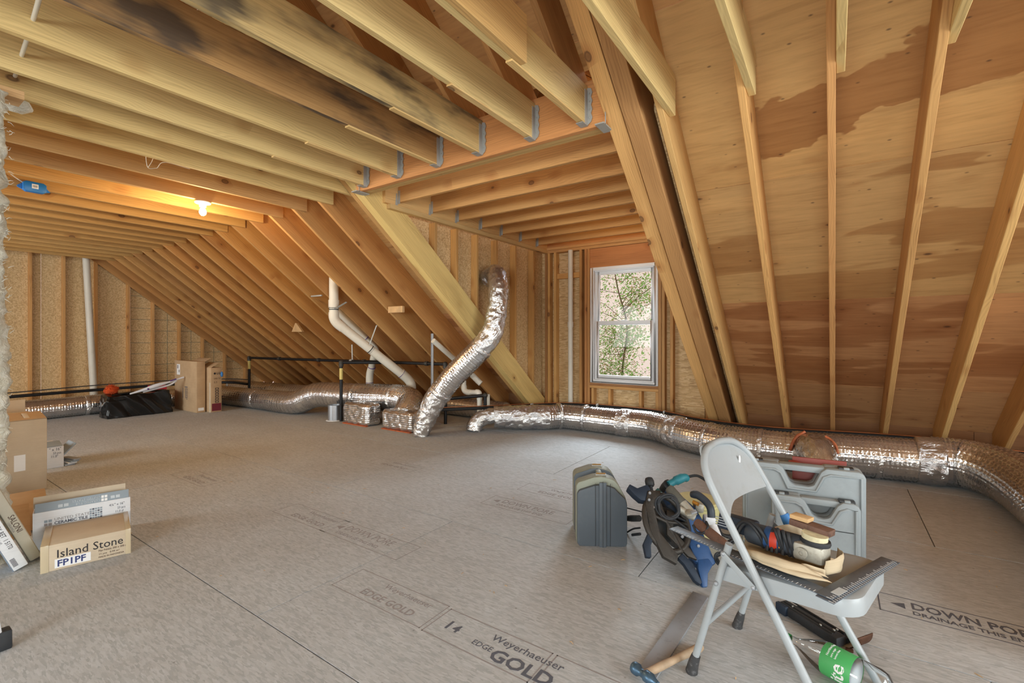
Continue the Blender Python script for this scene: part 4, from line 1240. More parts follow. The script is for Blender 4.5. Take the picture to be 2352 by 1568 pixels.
text('lettering', 'CERAMIC TILE', .022, 'ink', t, fu + IE * .085 + Z3 * .126, IE, Z3, bold=.0006)
text('lettering', 'Quality tile company since 1954', .009, 'ink_faint', t, fu + IE * .087 + Z3 * .112, IE, Z3)
for r_ in range(5):
    for c_ in range(5):
        MB().prism([(0, 0), (.009, 0), (.009, .009), (0, .009)], .001, (T_U(.232 + c_ * .0115, -.0002, .118 + r_ * .0125), IE, Z3)).build('print_square', 'ink' if (r_ * 3 + c_ * 2) % 7 < 2 else 'print_grey', t)
text('lettering', '4¼" x 16"', .020, 'ink', t, fu + IE * .318 + Z3 * .170, IE, Z3, sx=.85)
text('lettering', '23 pcs', .018, 'ink', t, fu + IE * .355 + Z3 * .148, IE, Z3, sx=.8)
text('lettering', '11.0 sf', .018, 'ink', t, fu + IE * .345 + Z3 * .128, IE, Z3, sx=.8)
fl = T_U(.395, .0025, .2) + (IN * .35 + Z3).normalized() * .046
ev = (IN * .35 + Z3).normalized()
nrm = IE.cross(ev)
text('lettering', 'UNITED STATES', .017, 'print_pale', flap, fl - IE * .115 + nrm * .001 - ev * .006, -IE, -ev)
text('lettering', 'CERAMIC TILE', .017, 'print_pale', flap, fl - IE * .115 + nrm * .001 - ev * .024, -IE, -ev)
for x in (.10, .124, .325, .348):
    MB().prism([(0, 0), (.019, 0), (.019, .016), (0, .016)], .001, (T_U(x, .004, .2) + ev * .014 + nrm * .0004, IE, ev)).build('print_square', 'print_pale', flap)
for x in (.283, .298):
    for zz in (.008, .026):
        MB().prism([(0, 0), (.012, 0), (.012, .014), (0, .014)], .001, (T_U(x, .004, .2) + ev * zz + nrm * .0004, IE, ev)).build('print_square', 'sticker_white', flap)

# slabs of tile leaning by the insulated wall: their narrow edges face the room
LE = Vector((0, -.36, .933)).normalized(); LT = Vector((0, .933, .36)).normalized(); LX = Vector((-1, 0, 0))
plain('pack_blue', S(150, 168, 190), .6)
plain('pack_cream', S(200, 196, 180), .6, 0, .1, 8)
t = thing('tile_pack_white', 'white and blue tile pack with black print propped by the insulated wall', 'tile pack', (-3.40, .45, 0))
o0 = Vector((-3.375, .525, .0))
obox('pack', 'card_white', t, o0, LE, LT, LE.cross(LT), .46, .056, .11, .005, lo=(0, 0, 0))
obox('printed_side', 'pack_blue', t, o0 - LT * .0012, LE, LT, LE.cross(LT), .458, .0013, .109, .0004)
so = o0 + LE * .30 + Vector((.0006, 0, 0))
text('lettering', 'AL DARK RET  1 51T0', .026, 'ink_dark', t, so + LT * .026, -LE, LT, sx=.74)
text('lettering', 'FZ 4   MQ 1.42', .013, 'ink', t, so + LT * .010 - LE * .06, -LE, LT)
mb = MB()
for k in range(9): mb.prism([(0, 0), (.0024, 0), (.0024, .018), (0, .018)], .0006, (so - LE * (.235 + k * .005) + LT * .008, -LE, LT))
mb.build('barcode', 'ink_dark', t)
t = thing('tile_pack_cream', 'cream tile pack lettered SALONI propped beside the white tile pack', 'tile pack', (-3.46, .5, 0))
o2 = Vector((-3.445, .595, 0))
obox('pack', 'pack_cream', t, o2, LE, LT, LE.cross(LT), .44, .050, .055, .012)
s2 = o2 + LE * .275 + Vector((.0006, 0, 0))
text('lettering', 'SALONI', .034, 'ink_brown', t, s2 + LT * .018, -LE, LT, sx=.85)
text('lettering', 'CERAMICA', .012, 'ink_faint', t, s2 + LT * .006 - LE * .03, -LE, LT)

# flattened cardboard leaning between the cartons
t = thing('cardboard_sheet', 'flattened brown cardboard sheet propped behind the tile cartons', 'cardboard', (-4.15, .75, 0))
obox('panel', 'cardboard', t, (-4.0, .42, .01), (.1, 1, 0), (-.9, .1, .34), Vector((.1, 1, 0)).cross(Vector((-.9, .1, .34))), .36, .42, .004, .0005)
obox('panel', 'cardboard', t, (-3.93, .46, .0), (.1, 1, 0), (-.8, .1, .50), Vector((.1, 1, 0)).cross(Vector((-.8, .1, .5))), .22, .26, .004, .0005)

# big cardboard box behind
t = thing('cardboard_box', 'tall plain cardboard box with an open upper flap beside the insulated wall', 'box', (-5.3, .64, 0))
MB().box((-5.62, .30, 0), (-5.01, .958, .545)).build('box_body', 'cardboard_pale', t, bevel=.006)
obox('lid_flap', 'cardboard_pale', t, (-5.62, .30, .545), (0, 1, 0), (-.02, 0, 1), (1, 0, 0), .64, .10, .005, .001)
obox('lid_flap', 'cardboard', t, (-5.012, .30, .545), (0, 1, 0), (-.9, 0, .16), (.16, 0, .9), .655, .20, .005, .001)
obox('tape_piece', 'cardboard_pale', t, (-5.05, .84, .555), (0, 1, 0), (-.9, 0, .25), (.25, 0, .9), .03, .10, .002, .0004)
MB().box((-5.0095, .78, .17), (-5.008, .84, .29)).build('shipping_label', 'sticker_white', t)
t2 = thing('white_tile_box', 'small white and grey tile box standing behind the tall cardboard box', 'box', (-5.9, 1.1, 0))
MB().box((-6.12, .86, 0), (-5.74, 1.207, .19)).build('carton', 'card_white', t2, bevel=.004)
obox('lid_flap', 'print_grey', t2, (-5.74, .87, .19), (0, 1, 0), (-.9, 0, .25), (.25, 0, .9), .33, .12, .003, .0005)
text('lettering', '" x 16"', .036, 'ink', t2, (-5.7392, 1.11, .155), (0, 1, 0), Z3, sx=.8)
text('lettering', '23 pcs', .026, 'ink', t2, (-5.7392, 1.135, .125), (0, 1, 0), Z3, sx=.8)
text('lettering', '11.0"', .03, 'ink', t2, (-5.7392, 1.12, .095), (0, 1, 0), Z3, sx=.8)
t3 = thing('tile_sample_stack', 'few grey tile samples stacked on the floor beside the white tile box', 'tiles', (-5.85, 1.27, 0))
for k in range(4):
    obox('tile', ('steel_dull', 'card_white', 'print_grey', 'steel_dull')[k], t3, (-5.95 + .01 * k, 1.215 + .004 * k, .014 * k), (1, .08 * k, 0), (-.08 * k, 1, 0), Z3, .20, .07 - .006 * k, .012, .001)
obox('tile', 'print_grey', t3, (-6.0, 1.215, .09), (1, 0, 0), (0, .55, .6), (0, -.6, .55), .22, .13, .010, .001)

# TV cartons by the end wall
t = thing('tv_carton', 'large flat brown carton with printed handling icons standing before the end wall', 'box', (-8.46, 3.26, 0))
MB().box((-8.87, 3.20, 0), (-8.06, 3.318, .79)).build('carton', 'cardboard', t, bevel=.005)
obox('lid_flap', 'cardboard', t, (-8.5, 3.318, .785), (1, 0, 0), (0, .10, .05), (0, -.05, .1), .44, .10, .004, .0005)
sl = MB().box((-8.78, 3.1985, .56), (-8.66, 3.1995, .73)).build('shipping_label', 'sticker_white', t)
MB().box((-8.765, 3.1980, .66), (-8.72, 3.1984, .715)).build('label_print', 'ink_faint', sl)
MB().box((-8.71, 3.1980, .60), (-8.675, 3.1984, .64)).build('label_print', 'ink_faint', sl)
for k in range(2):
    MB().box((-8.56 + k * .10, 3.1985, .20), (-8.545 + k * .10, 3.1993, .36)).build('print_mark', 'ink', t)
text('lettering', 'FRAGILE', .07, 'ink', t, (-8.38, 3.1988, .18), (0, 0, 1), (-1, 0, 0), sx=.7)
MB().box((-8.48, 3.1985, .37), (-8.38, 3.1993, .385)).build('print_mark', 'ink', t)
MB().box((-8.059, 3.22, .03), (-8.0585, 3.30, .075)).build('sticker', 'sticker_white', t)
t = thing('slim_tv_carton', 'slim brown television carton with a maroon panel beside the large flat carton', 'box', (-8.3, 3.41, 0))
MB().box((-8.72, 3.345, 0), (-7.93, 3.50, .69)).build('carton', 'cardboard', t, bevel=.005)
obox('lid_flap', 'cardboard', t, (-8.3, 3.345, .685), (1, 0, 0), (0, .1, .06), (0, -.06, .1), .36, .15, .004, .0005)
obox('packing_tape', 'cardboard_pale', t, (-7.99, 3.3435, .0), (1, 0, 0), (0, 1, 0), Z3, .05, .0015, .46, .0003)
XF = -7.929
text('lettering', 'LG', .045, 'ink_dark', t, (XF + .0005, 3.425, .585), (0, 1, 0), Z3, bold=.001)
MB().lathe([(.001, 0), (.016, 0), (.016, .001), (.001, .001)], (XF, 3.40, .60), (1, 0, 0), 16).build('logo_disc', 'ink_dark', t)
text('lettering', 'UHD TV', .034, 'ink_brown', t, (XF + .0005, 3.385, .51), (0, 1, 0), Z3, sx=.75)
text('lettering', '5.3', .04, 'ink_brown', t, (XF + .0005, 3.385, .45), (0, 1, 0), Z3)
for k in range(6):
    z = .345 - k * .04
    MB().box((XF, 3.405, z), (XF + .0008, 3.455, z + .032)).build('print_icon', 'ink_dark', t)
    MB().box((XF + .0008, 3.415, z + .008), (XF + .0012, 3.445, z + .024)).build('print_icon', 'cardboard', t)
MB().box((XF, 3.358, .02), (XF + .0008, 3.492, .135)).build('printed_panel', 'print_maroon', t)
tag(MB().ball((-7.80, 3.47, .585), .03, 10, (1, .6, 1.4)).build('blue_tape_scrap', 'tape_blue', smooth=60), 'scrap of blue painter tape stuck at the slim carton', 'tape scrap')
bpy.data.objects['blue_tape_scrap'].location = (-.104, .02, 0)

# black bin bag over a box, broom head, wand, red box
t = thing('trash_bag', 'shiny black plastic bag draped over a low box before the end wall', 'bag', (-8.6, 2.65, 0))
bm = bmesh.new()
bmesh.ops.create_cube(bm, size=1.0)
bmesh.ops.subdivide_edges(bm, edges=bm.edges[:], cuts=30, use_grid_fill=True)
for v in bm.verts:
    p = v.co.copy()
    y = 2.64 + p.y * .76; x = -8.68 + p.x * .34; z = .165 + p.z * .33
    fold = noise.noise(Vector((y * 7 + z * 5, z * 1.5, x * 3)))
    fine = noise.noise(Vector((y * 22 + z * 16, z * 5, x * 9 + 3)))
    k = .028 * fold + .014 * fine
    if p.x > .3: x += k + .05 * (.5 - p.z) * (.3 + .7 * abs(noise.noise(Vector((y * 3, 0, 1)))))
    y += (k * 1.2 + .03 * (.5 - p.z)) * (1 if p.y > 0 else -1) * (abs(p.y) * 2) ** 3
    z += (.02 * fold + .03 * noise.noise(Vector((y * 5, x * 5, 7)))) if p.z > .3 else 0
    v.co = Vector((x, y, max(0.0, z)))
for f in bm.faces: f.smooth = True
me = bpy.data.meshes.new('bag_film'); bm.to_mesh(me); bm.free(); me.materials.append(M['bag_black'])
link(bpy.data.objects.new('bag_film', me), t)
MB().tube(spline([(-8.52, 2.30, .33), (-8.55, 2.5, .345), (-8.55, 2.7, .35), (-8.58, 2.95, .34)], 6), .014, 8, wob=.3).build('bag_hem', 'bag_black', t, smooth=60)
t = thing('orange_broom_head', 'fuzzy orange duster poking out of the black bag', 'duster', (-8.7, 2.34, .30))
mb = MB(); mb.ball((-8.70, 2.34, .395), .07, 16, (1, 1.15, .95))
for i, v in enumerate(mb.v):
    mb.v[i] = v + (v - Vector((-8.70, 2.34, .395))) * .35 * noise.noise(v * 30)
mb.build('fibre_core', 'orange_fluff', t, smooth=60)
mb = MB()
for k in range(160):
    d = Vector((random.gauss(0, 1), random.gauss(0, 1), random.gauss(0, 1))).normalized()
    a = Vector((-8.70, 2.34, .395)) + Vector((d.x, d.y * 1.1, d.z)) * .06
    mb.tube([a, a + d * random.uniform(.015, .04)], [.004, .001], 4)
o = mb.build('bristles', 'orange_fluff', t); o['kind'] = 'stuff'
t = thing('plastic_wand', 'pale lilac plastic carpet cleaner handle resting on the black bag', 'handle', (-8.5, 2.9, .3))
MB().tube(spline([(-8.49, 2.50, .335), (-8.48, 2.68, .385), (-8.47, 2.85, .44), (-8.47, 3.0, .475), (-8.47, 3.18, .532)], 6), [.012 + .018 * math.sin(min(1, i / 20) * math.pi) ** 2 if i < 20 else .014 for i in range(25)], 10).build('upper_shell', 'white_plastic', t, smooth=60)
MB().tube(spline([(-8.50, 2.66, .345), (-8.49, 2.85, .39), (-8.48, 3.0, .43), (-8.475, 3.08, .485)], 6), .014, 10).build('grip_bar', 'white_plastic', t, smooth=60)
MB().tube([(-8.445, 2.99, .49), (-8.445, 3.07, .515)], .010, 8).build('brand_patch', 'ink_purple', t)
MB().ball((-8.455, 2.71, .39), .014, 8).build('button', 'ink_purple', t, smooth=60)
t = thing('red_box', 'red and pink carton standing behind the black bag', 'box', (-8.99, 3.0, 0))
MB().box((-9.07, 2.90, 0), (-8.91, 3.12, .20)).build('carton', 'pink_box', t, bevel=.003)
MB().box((-9.07, 2.90, .201), (-8.91, 3.105, .39)).build('lid', 'red_box', t, bevel=.003)

# stepladder at the left edge of the view: two splayed rails with steps
t = thing('step_ladder', 'white step ladder with black rubber feet at the edge of the floor', 'ladder', (-2.6, .2, 0))
for y in (.375, -.10):
    s = 1 if y > 0 else -1
    MB().prism([(-.018, 0), (.018, 0), (.030, .95), (-.030, .95)], .03, ((-2.585, y - .015 + .012, .045), (1, 0, 0), (.10, -.13 * s, 1))).build('rail', 'card_white', t, bevel=.004)
    rl = t.children[-1]
    MB().prism([(-.030, 0), (.030, 0), (.024, .07), (-.024, .07)], .045, ((-2.585, y + .02, .0), (1, 0, 0), (0, 0, 1))).build('rubber_foot', 'rubber', rl, bevel=.006)
for k in range(3):
    MB().box((-2.60 + .03 * k, -.06, .28 + .24 * k), (-2.52 + .03 * k, .335 - .03 * k, .30 + .24 * k)).build('step', 'card_white', t, bevel=.004)
# ------------------------------------------------------------------ tool cases
t = thing('power_tool_case', 'grey blow-moulded power tool case standing on end with two metal latches', 'tool case', (-1.06, 2.5, 0))
cx, cd = Vector((.856, .518, 0)), Vector((-.518, .856, 0))
co = Vector((-1.19, 2.375, 0))
def prof(w=.285, h=.385, ins=0.0, cut=0.0):
    h -= cut
    p = [(.012, 0), (.10, -.0), (.185, .0), (.275, .0), (.285, .012), (.285, .235), (.276, .268), (.236, h - .045), (.214, h - .022), (.188, h - .012), (.14, h - .002), (.10, h - .006), (.03, h - .030), (.012, h - .036), (.0, h - .055), (0, .012)]
    c0 = (.143, .18)
    return [(c0[0] + (x - c0[0]) * (1 - ins), max(0.0, c0[1] + (y - c0[1]) * (1 - ins)) if y > 0 else 0.0) for x, y in p]
def cslab(name, mat, d0, d1, ins=0.0, cut=0.0, bev=.008):
    return MB().prism(prof(ins=ins, cut=cut), -(d1 - d0), (co + cd * d0, cx, Z3)).build(name, mat, t, bevel=bev)
cslab('front_shell', 'case_dark', 0.0, .03, .025, .034)
cslab('front_rim', 'case_top', .028, .115)
cslab('handle_recess', 'case_dark', .113, .205, .01, .055)
cslab('recess_wall', 'case_dark', .1985, .2045, .004)
cslab('back_rim', 'case_top', .203, .315)
MB().prism([(.125, -.0), (.165, 0), (.165, .36), (.125, .36)], .010, (co - cd * .0 , cx, Z3)).build('centre_rib', 'case_dark', t, bevel=.003)
MB().prism([(.1445, 0), (.1465, 0), (.1465, .365), (.1445, .365)], .0112, (co, cx, Z3)).build('seam', 'latch_black', t)
for x in (.104, .186):
    MB().prism([(x, 0.004), (x + .002, 0.004), (x + .002, .352), (x, .352)], .006, (co + cd * .003, cx, Z3)).build('seam', 'latch_black', t)
obox('handle', 'case_top', t, co + cx * .128 + cd * .10 + Z3 * .352, cx, cd, Z3, .030, .12, .026, .005)
for d in (.072, .262):
    lt = obox('latch', 'galvanised', t, co + cx * .112 + cd * (d - .011) + Z3 * .380, cx, cd, Z3, .064, .022, .006, .002)
    MB().cyl(co + cx * .118 + cd * d + Z3 * .389, co + cx * .170 + cd * d + Z3 * .389, .004, 8).build('latch_pin', 'brass', lt, smooth=50)

def big_case(label, o, e, w, h, th, mat, nw0, nw1, nd, seams):
    e = Vector(e).normalized(); n = e.cross(Z3) * -1; o = Vector(o)     # n points away from the camera
    t = thing('drill_case', label, 'tool case', o + e * w / 2 + n * th / 2, 'matching grey tool cases')
    r = .03
    poly = [(r * .4, 0), (w - r * .4, 0), (w, r * .4), (w, h - r), (w - r * .3, h - r * .3), (w - r, h), (w * nw1 + .01, h), (w * nw1 - .012, h - .02), (w * nw1 - .045, h - nd + .01), (w * nw1 - .07, h - nd), (w * nw0 + .07, h - nd), (w * nw0 + .045, h - nd + .01), (w * nw0 + .012, h - .02), (w * nw0 - .01, h), (r, h), (r * .3, h - r * .3), (0, h - r), (0, r * .4)]
    MB().prism(poly, -th * .5 + .001, (o, e, Z3)).build('front_shell', mat, t, bevel=.010)
    MB().prism(poly, -th * .5, (o + n * th * .5, e, Z3)).build('back_shell', mat, t, bevel=.010)
    obox('handle', mat, t, o + e * (w * nw0 - .01) + n * th * .22 + Z3 * (h - .036), e, n, Z3, w * (nw1 - nw0) + .02, th * .55, .034, .008)
    rim = [(.02, .02), (w - .02, .02), (w - .02, h - .03), (w * nw1 + .03, h - .03), (w * nw1, h - .045), (w * nw1 - .035, h - nd - .02), (w * nw0 + .035, h - nd - .02), (w * nw0, h - .045), (w * nw0 - .03, h - .03), (.02, h - .03)]
    MB().tube([o + e * x + Z3 * z - n * .001 for x, z in rim], .0075, 8, closed=True).build('raised_rim', mat, t, smooth=60)
    for x in (.12, .86):
        lt = obox('latch', 'latch_black', t, o + e * (w * x - .035) + n * (th * .5 - .03) + Z3 * (h - .008), e, n, Z3, .07, .045, .016, .005)
        obox('latch_tab', 'case_plastic', lt, o + e * (w * x - .012) + n * (th * .5 - .034) + Z3 * (h - .004), e, n, Z3, .026, .02, .014, .003)
    for x0, x1, z in seams:
        MB().tube([o + e * x0 + Z3 * z - n * .001, o + e * x1 + Z3 * z - n * .001], .002, 6).build('score_line', 'latch_black', t)
    return t
big_case('large pale grey plastic tool case standing behind the smaller matching case', (-.43, 2.945, 0), (.989, .12, 0), .572, .472, .13, 'case_plastic', .33, .68, .105, ((.05, .14, .10),))
big_case('smaller pale grey plastic tool case leaning against the larger one behind the chair', (-.275, 2.855, 0), (.989, .12, 0), .39, .335, .095, 'case_plastic', .36, .78, .095, ((.09, .36, .19),))
t = thing('trowel', 'red handled trowel on the floor behind the large grey tool case', 'trowel', (-.08, 3.2, 0))
MB().tube(spline([(-.22, 3.155, .44), (-.12, 3.17, .425), (-.02, 3.185, .405), (.06, 3.195, .41)], 5), [.018 + .007 * math.sin(i) for i in range(16)], 10).build('handle', 'red_plastic', t, smooth=60)
obox('blade', 'red_plastic', t, (-.2, 3.175, .0), (1, .1, 0), (-.1, 1, 0), Z3, .26, .012, .478, .002)

# ------------------------------------------------------------------ folding chair
CA = Vector((-.4165, 1.700, 0)); cu = Vector((.972, -.236, 0)); cw = Vector((.236, .972, 0))
TC = Matrix(((cu.x, cw.x, 0, CA.x), (cu.y, cw.y, 0, CA.y), (0, 0, 1, 0), (0, 0, 0, 1)))
t = chair = thing('folding_chair', 'worn grey steel folding chair with tools piled on its seat', 'chair', CA + cu * .22 + cw * .2)
def ul(z): return .457 - .564 * z
W0, W1 = 0.0, .380
loop = [(ul(0), W0, 0), (ul(.25), W0, .25), (ul(.5), W0, .5), (ul(.64), W0, .64), (ul(.70), W0 + .006, .70), (ul(.74), W0 + .03, .74), (ul(.768), W0 + .075, .768), (ul(.779), W0 + .13, .779), (ul(.783), .19, .783)]
loop = loop + [(u, (.418 - .054 * z) - w, z) for u, w, z in loop[-2::-1]]
MB(TC).tube(spline(loop, 5), .0125, 14).build('frame_tube', 'chair_paint', t, smooth=60)
# curved back panel
NI, NJ = 26, 12
vs_, fs = [], []
for side in (0, 1):
    for i in range(NI + 1):
        s_ = i / NI
        w = W0 + .006 + (W1 - .003 - W0 - .012) * s_
        q = min(s_, 1 - s_) * 2
        zt = .783 - .10 * (1 - min(1, q * 2.6)) ** 2.2
        zb = .602 - .034 * max(0.0, (.35 - s_) / .35) ** 1.6
        for k in range(NJ + 1):
            z = zb + (zt - zb) * k / NJ
            u = ul(z) - .020 * math.sin(math.pi * s_) + (.0025 if side else -.0025)
            vs_.append((u, w, z))
row = NJ + 1; base = (NI + 1) * row
for i in range(NI):
    for k in range(NJ):
        a = i * row + k
        fs.append((a, a + 1, a + row + 1, a + row)); fs.append((base + a, base + a + row, base + a + row + 1, base + a + 1))
for i in range(NI):
    for k in (0, NJ):
        a = i * row + k; fs.append((a, a + row, base + a + row, base + a))
MB(TC).add(vs_, fs).build('backrest', 'chair_paint', t, smooth=50)
bkr = bpy.data.objects['backrest']
MB(TC).ball((ul(.70) + .006 - .016, .29, .705), .007, 8, (.5, .9, 2.4)).build('paint_drip', 'sticker_white', bkr, smooth=60)
for w in (.012, .393):
    rlg = MB(TC).tube([(.0, w, .0), (.133, w, .492)], .012, 12).build('rear_leg', 'chair_paint', t, smooth=60)
    lg = [(.0 + .27 * z, w, z) for z in (0.0, .012, .03, .05, .068)]
    MB(TC).tube(lg, [.021, .019, .018, .017, .015], 12, wob=.25).build('taped_foot', 'tape_grey', rlg, smooth=60)
    s = 1 if w < .2 else -1
    MB(TC).prism([(.112, .452), (.124, .468), (.222, .392), (.21, .376)], .003, ((0, w - s * .016, 0), (1, 0, 0), (0, 0, 1))).build('link_bar', 'chair_paint', t, bevel=.001)
    for (u, z) in ((.119, .459), (.214, .385), (.095, .352), (.247, .362)):
        MB(TC).lathe([(.001, -.004), (.008, -.004), (.008, .0), (.005, .003), (.001, .004)], (u, w - s * .0175, z), (0, -s, 0), 12).build('rivet', 'steel_dull', rlg, smooth=50)
MB(TC).tube([(.052, .012, .192), (.052, .393, .192)], .010, 12).build('cross_bar', 'chair_paint', t, smooth=60)
# seat pan: rounded outline, rolled apron
def seat_outline(k=0.0):
    pts = []
    u0, u1, w0, w1 = .085 + k, .485 - k, .018 + k, .387 - k
    for (cu_, cw_, r, a0) in ((u1, w0, .07, -90), (u1, w1, .07, 0), (u0, w1, .025, 90), (u0, w0, .025, 180)):
        su = -1 if cu_ > .2 else 1; sw = 1 if cw_ < .2 else -1
        for j in range(7):
            a = R(a0 + 15 * j)
            pts.append((cu_ + su * r + r * math.cos(a), cw_ + sw * r + r * math.sin(a)))
    return pts
def seat_z(u): return .412 + .028 * (u - .09) / .4
mb = MB(TC)
rings = [(0.0, -.052), (0.0, -.014), (.004, -.004), (.012, .0), (.035, -.001), (.07, -.005)]
vs_, fs = [], []
n = 28
for k, dz in rings:
    vs_ += [(u, w, seat_z(u) + dz) for u, w in seat_outline(k)]
for i in range(len(rings) - 1):
    for k in range(n):
        fs.append((i * n + k, i * n + (k + 1) % n, (i + 1) * n + (k + 1) % n, (i + 1) * n + k))
fs.append(tuple((len(rings) - 1) * n + k for k in range(n)))
inner = len(vs_)
vs_ += [(u, w, seat_z(u) - .052) for u, w in seat_outline(.004)] + [(u, w, seat_z(u) - .008) for u, w in seat_outline(.006)]
for k in range(n):
    k2 = (k + 1) % n
    fs.append((k, inner + k, inner + k2, k2)); fs.append((inner + k, inner + n + k, inner + n + k2, inner + k2))
fs.append(tuple(inner + n + k for k in range(n)))
mb.add(vs_, fs); mb.build('seat', 'chair_paint', t, smooth=40)
mb = MB(TC); c0 = Vector((ul(.455), W1 + .012, .455)); mb.tube([c0 + Vector((.0282 * k, 0, -.05 * k)) * .5 for k in range(-2, 3)], [.017, .019, .018, .02, .016], 10, wob=.25)
mb.build('blue_tape_wrap', 'tape_blue', bpy.data.objects['frame_tube'], smooth=60)

# ------------------------------------------------------------------ things on the seat
def square(label, corner, z, d_blade, L1, d_tongue, L2, w1, w2, mat='square_steel'):
    c = Vector((corner[0], corner[1], z)); a = Vector(d_blade).normalized(); b = Vector(d_tongue).normalized()
    t = thing('framing_square', label, 'square', c, 'framing squares on the chair')
    obox('blade', mat, t, c, a, b, Z3, L1, w1, .0025, .0004)
    obox('tongue', mat, t, c + Z3 * .0002, b, a, Z3, L2, w2, .0027, .0004)
    mb = MB()
    for k in range(int(L1 / .012)):
        mb.prism([(k * .012, .001), (k * .012 + .0016, .001), (k * .012 + .0016, .009 if k % 4 else .014), (k * .012, .009 if k % 4 else .014)], .0005, (c + Z3 * .0028, a, b if a.cross(b).z > 0 else b))
    for k in range(int(L2 / .012)):
        mb.prism([(k * .012, .001), (k * .012 + .0016, .001), (k * .012 + .0016, .009 if k % 4 else .014), (k * .012, .009 if k % 4 else .014)], .0005, (c + Z3 * .0030, b, a))
    o = mb.build('graduations', 'sticker_white', t); o['kind'] = 'stuff'
    return t
square('lower steel framing square overhanging the front corner of the chair seat', (.000, 1.560), .4405, (-.905, .43, 0), .03, (.40, .915, 0), .44, .048, .048)
sq = square('long steel framing square laid across the chair seat with a white price sticker', (-.005, 1.573), .4445, (-.912, .411, 0), .56, (.411, .912, 0), .42, .05, .042)
MB().prism([(0, 0), (.05, 0), (.05, .022), (0, .022)], .0006, ((.012, 1.605, .4475), (.405, .914, 0), (-.914, .405, 0))).build('price_sticker', 'print_pale', sq)

ts = thing('paper_bag', 'crumpled brown kraft paper bag folded open on the chair seat', 'paper bag', (-.16, 1.82, .43))
def sheet_surf(name, fn, nu, nv, mat, parent, th=.0012):
    vs_, fs = [], []
    for i in range(nu + 1):
        for k in range(nv + 1):
            vs_.append(Vector(fn(i / nu, k / nv)))
    for i in range(nu):
        for k in range(nv):
            a = i * (nv + 1) + k
            fs.append((a, a + 1, a + nv + 2, a + nv + 1))
    o = MB().add(vs_, fs).build(name, mat, parent, smooth=40)
    m_ = o.modifiers.new('thick', 'SOLIDIFY'); m_.thickness = th; m_.offset = 0
    return o
def L3(a, b, c, d, u, v):
    a, b, c, d = map(Vector, (a, b, c, d))
    return (a * (1 - u) + b * u) * (1 - v) + (d * (1 - u) + c * u) * v
def crease(p, amp, f=30):
    return p + Vector((noise.noise(p * f), noise.noise(p * f + Vector((5, 0, 0))), noise.noise(p * f + Vector((0, 5, 0))))) * amp
# back flap standing up, base sheet, rolled front folds, right cuff
sheet_surf('back_flap', lambda u, v: crease(L3((-.272, 1.87, .442), (-.078, 1.895, .444), (-.098, 1.91, .527), (-.268, 1.885, .468), u, v), .007), 14, 8, 'kraft_paper', ts)
sheet_surf('base_sheet', lambda u, v: crease(L3((-.262, 1.75, .4475), (-.03, 1.72, .4475), (.0, 1.86, .4475), (-.26, 1.89, .4475), u, v), .003), 14, 10, 'kraft_paper', ts)
def fold_fn(y0, h, dx, bulge):
    def f(u, v):
        a = math.pi * v
        s_ = math.sin(math.pi * min(1, max(0, u))) ** .55
        x = -.27 + dx + .245 * u
        y = y0 - .055 * u - .045 * math.sin(math.pi * u) + bulge * math.cos(a) * .5 * s_
        z = .4515 + h * s_ * (math.sin(a) * .6 + v * .4) * .8
        return crease(Vector((x, y, z)), .004, 24)
    return f
sheet_surf('front_fold', fold_fn(1.738, .060, 0.0, .045), 22, 10, 'kraft_paper', ts)
sheet_surf('front_fold', fold_fn(1.75, .046, 0.012, .026), 22, 10, 'kraft_paper', ts)
sheet_surf('front_fold', fold_fn(1.722, .032, 0.02, .03), 22, 10, 'kraft_paper', ts)
sheet_surf('side_cuff', lambda u, v: crease(Vector((-.022 + .045 * math.sin(2.4 * u), 1.715 + .125 * u, .449 + .045 * v)), .006), 10, 6, 'kraft_paper', ts)
sheet_surf('side_cuff', lambda u, v: crease(Vector((-.085 + .065 * u, 1.69 + .02 * u, .450 + .030 * v * (1 - .4 * u))), .004), 10, 5, 'kraft_paper', ts)

t = thing('angle_grinder', 'dusty blue and cream angle grinder wound in its cord on the paper bag', 'grinder', (-.15, 1.84, .45))
g0, g1 = Vector((-.300, 1.838, .491)), Vector((-.082, 1.783, .492))
ga = (g1 - g0).normalized()
MB().lathe([(.001, 0), (.026, .0), (.034, .01), (.036, .05), (.036, .10), (.037, .105), (.037, .165), (.03, .175), (.001, .175)], g0 + ga * .05, ga, 20).build('motor_housing', 'dark_grip', t, smooth=40)
MB().lathe([(.0375, 0), (.0378, .002), (.0378, .045), (.0375, .047)], g0 + ga * .115, ga, 20).build('blue_band', 'saw_blue', t, smooth=40)
MB().lathe([(.0382, 0), (.0386, .001), (.0386, .022), (.0382, .023)], g0 + ga * .135, ga, 20).build('red_label', 'red_label', t, smooth=40)
text('lettering', 'TE', .018, 'sticker_white', t, g0 + ga * .137 + Vector((-.36, -.79, .5)).normalized() * .0392 + Z3 * -.006, ga, Vector((-.2, -.44, -.87)) * -1)
obox('rear_handle', 'navy_metal', t, g0 - ga * .055 + Vector((0, 0, -.02)), ga, Vector((.4, .85, -.1)), ga.cross(Vector((.4, .85, -.1))), .12, .05, .055, .008)
for k in range(4):
    obox('vent_slot', 'steel_dull', t, g0 - ga * .045 + Vector((-.012, -.026, .003 + .009 * k)), ga, Vector((.4, .85, 0)), Z3, .05, .002, .003, .0005)
obox('gear_head', 'cast_alu', t, g1 - ga * .01 + Vector((-.02, -.035, -.028)), ga, Vector((.4, .9, 0)), Z3, .085, .06, .055, .010)
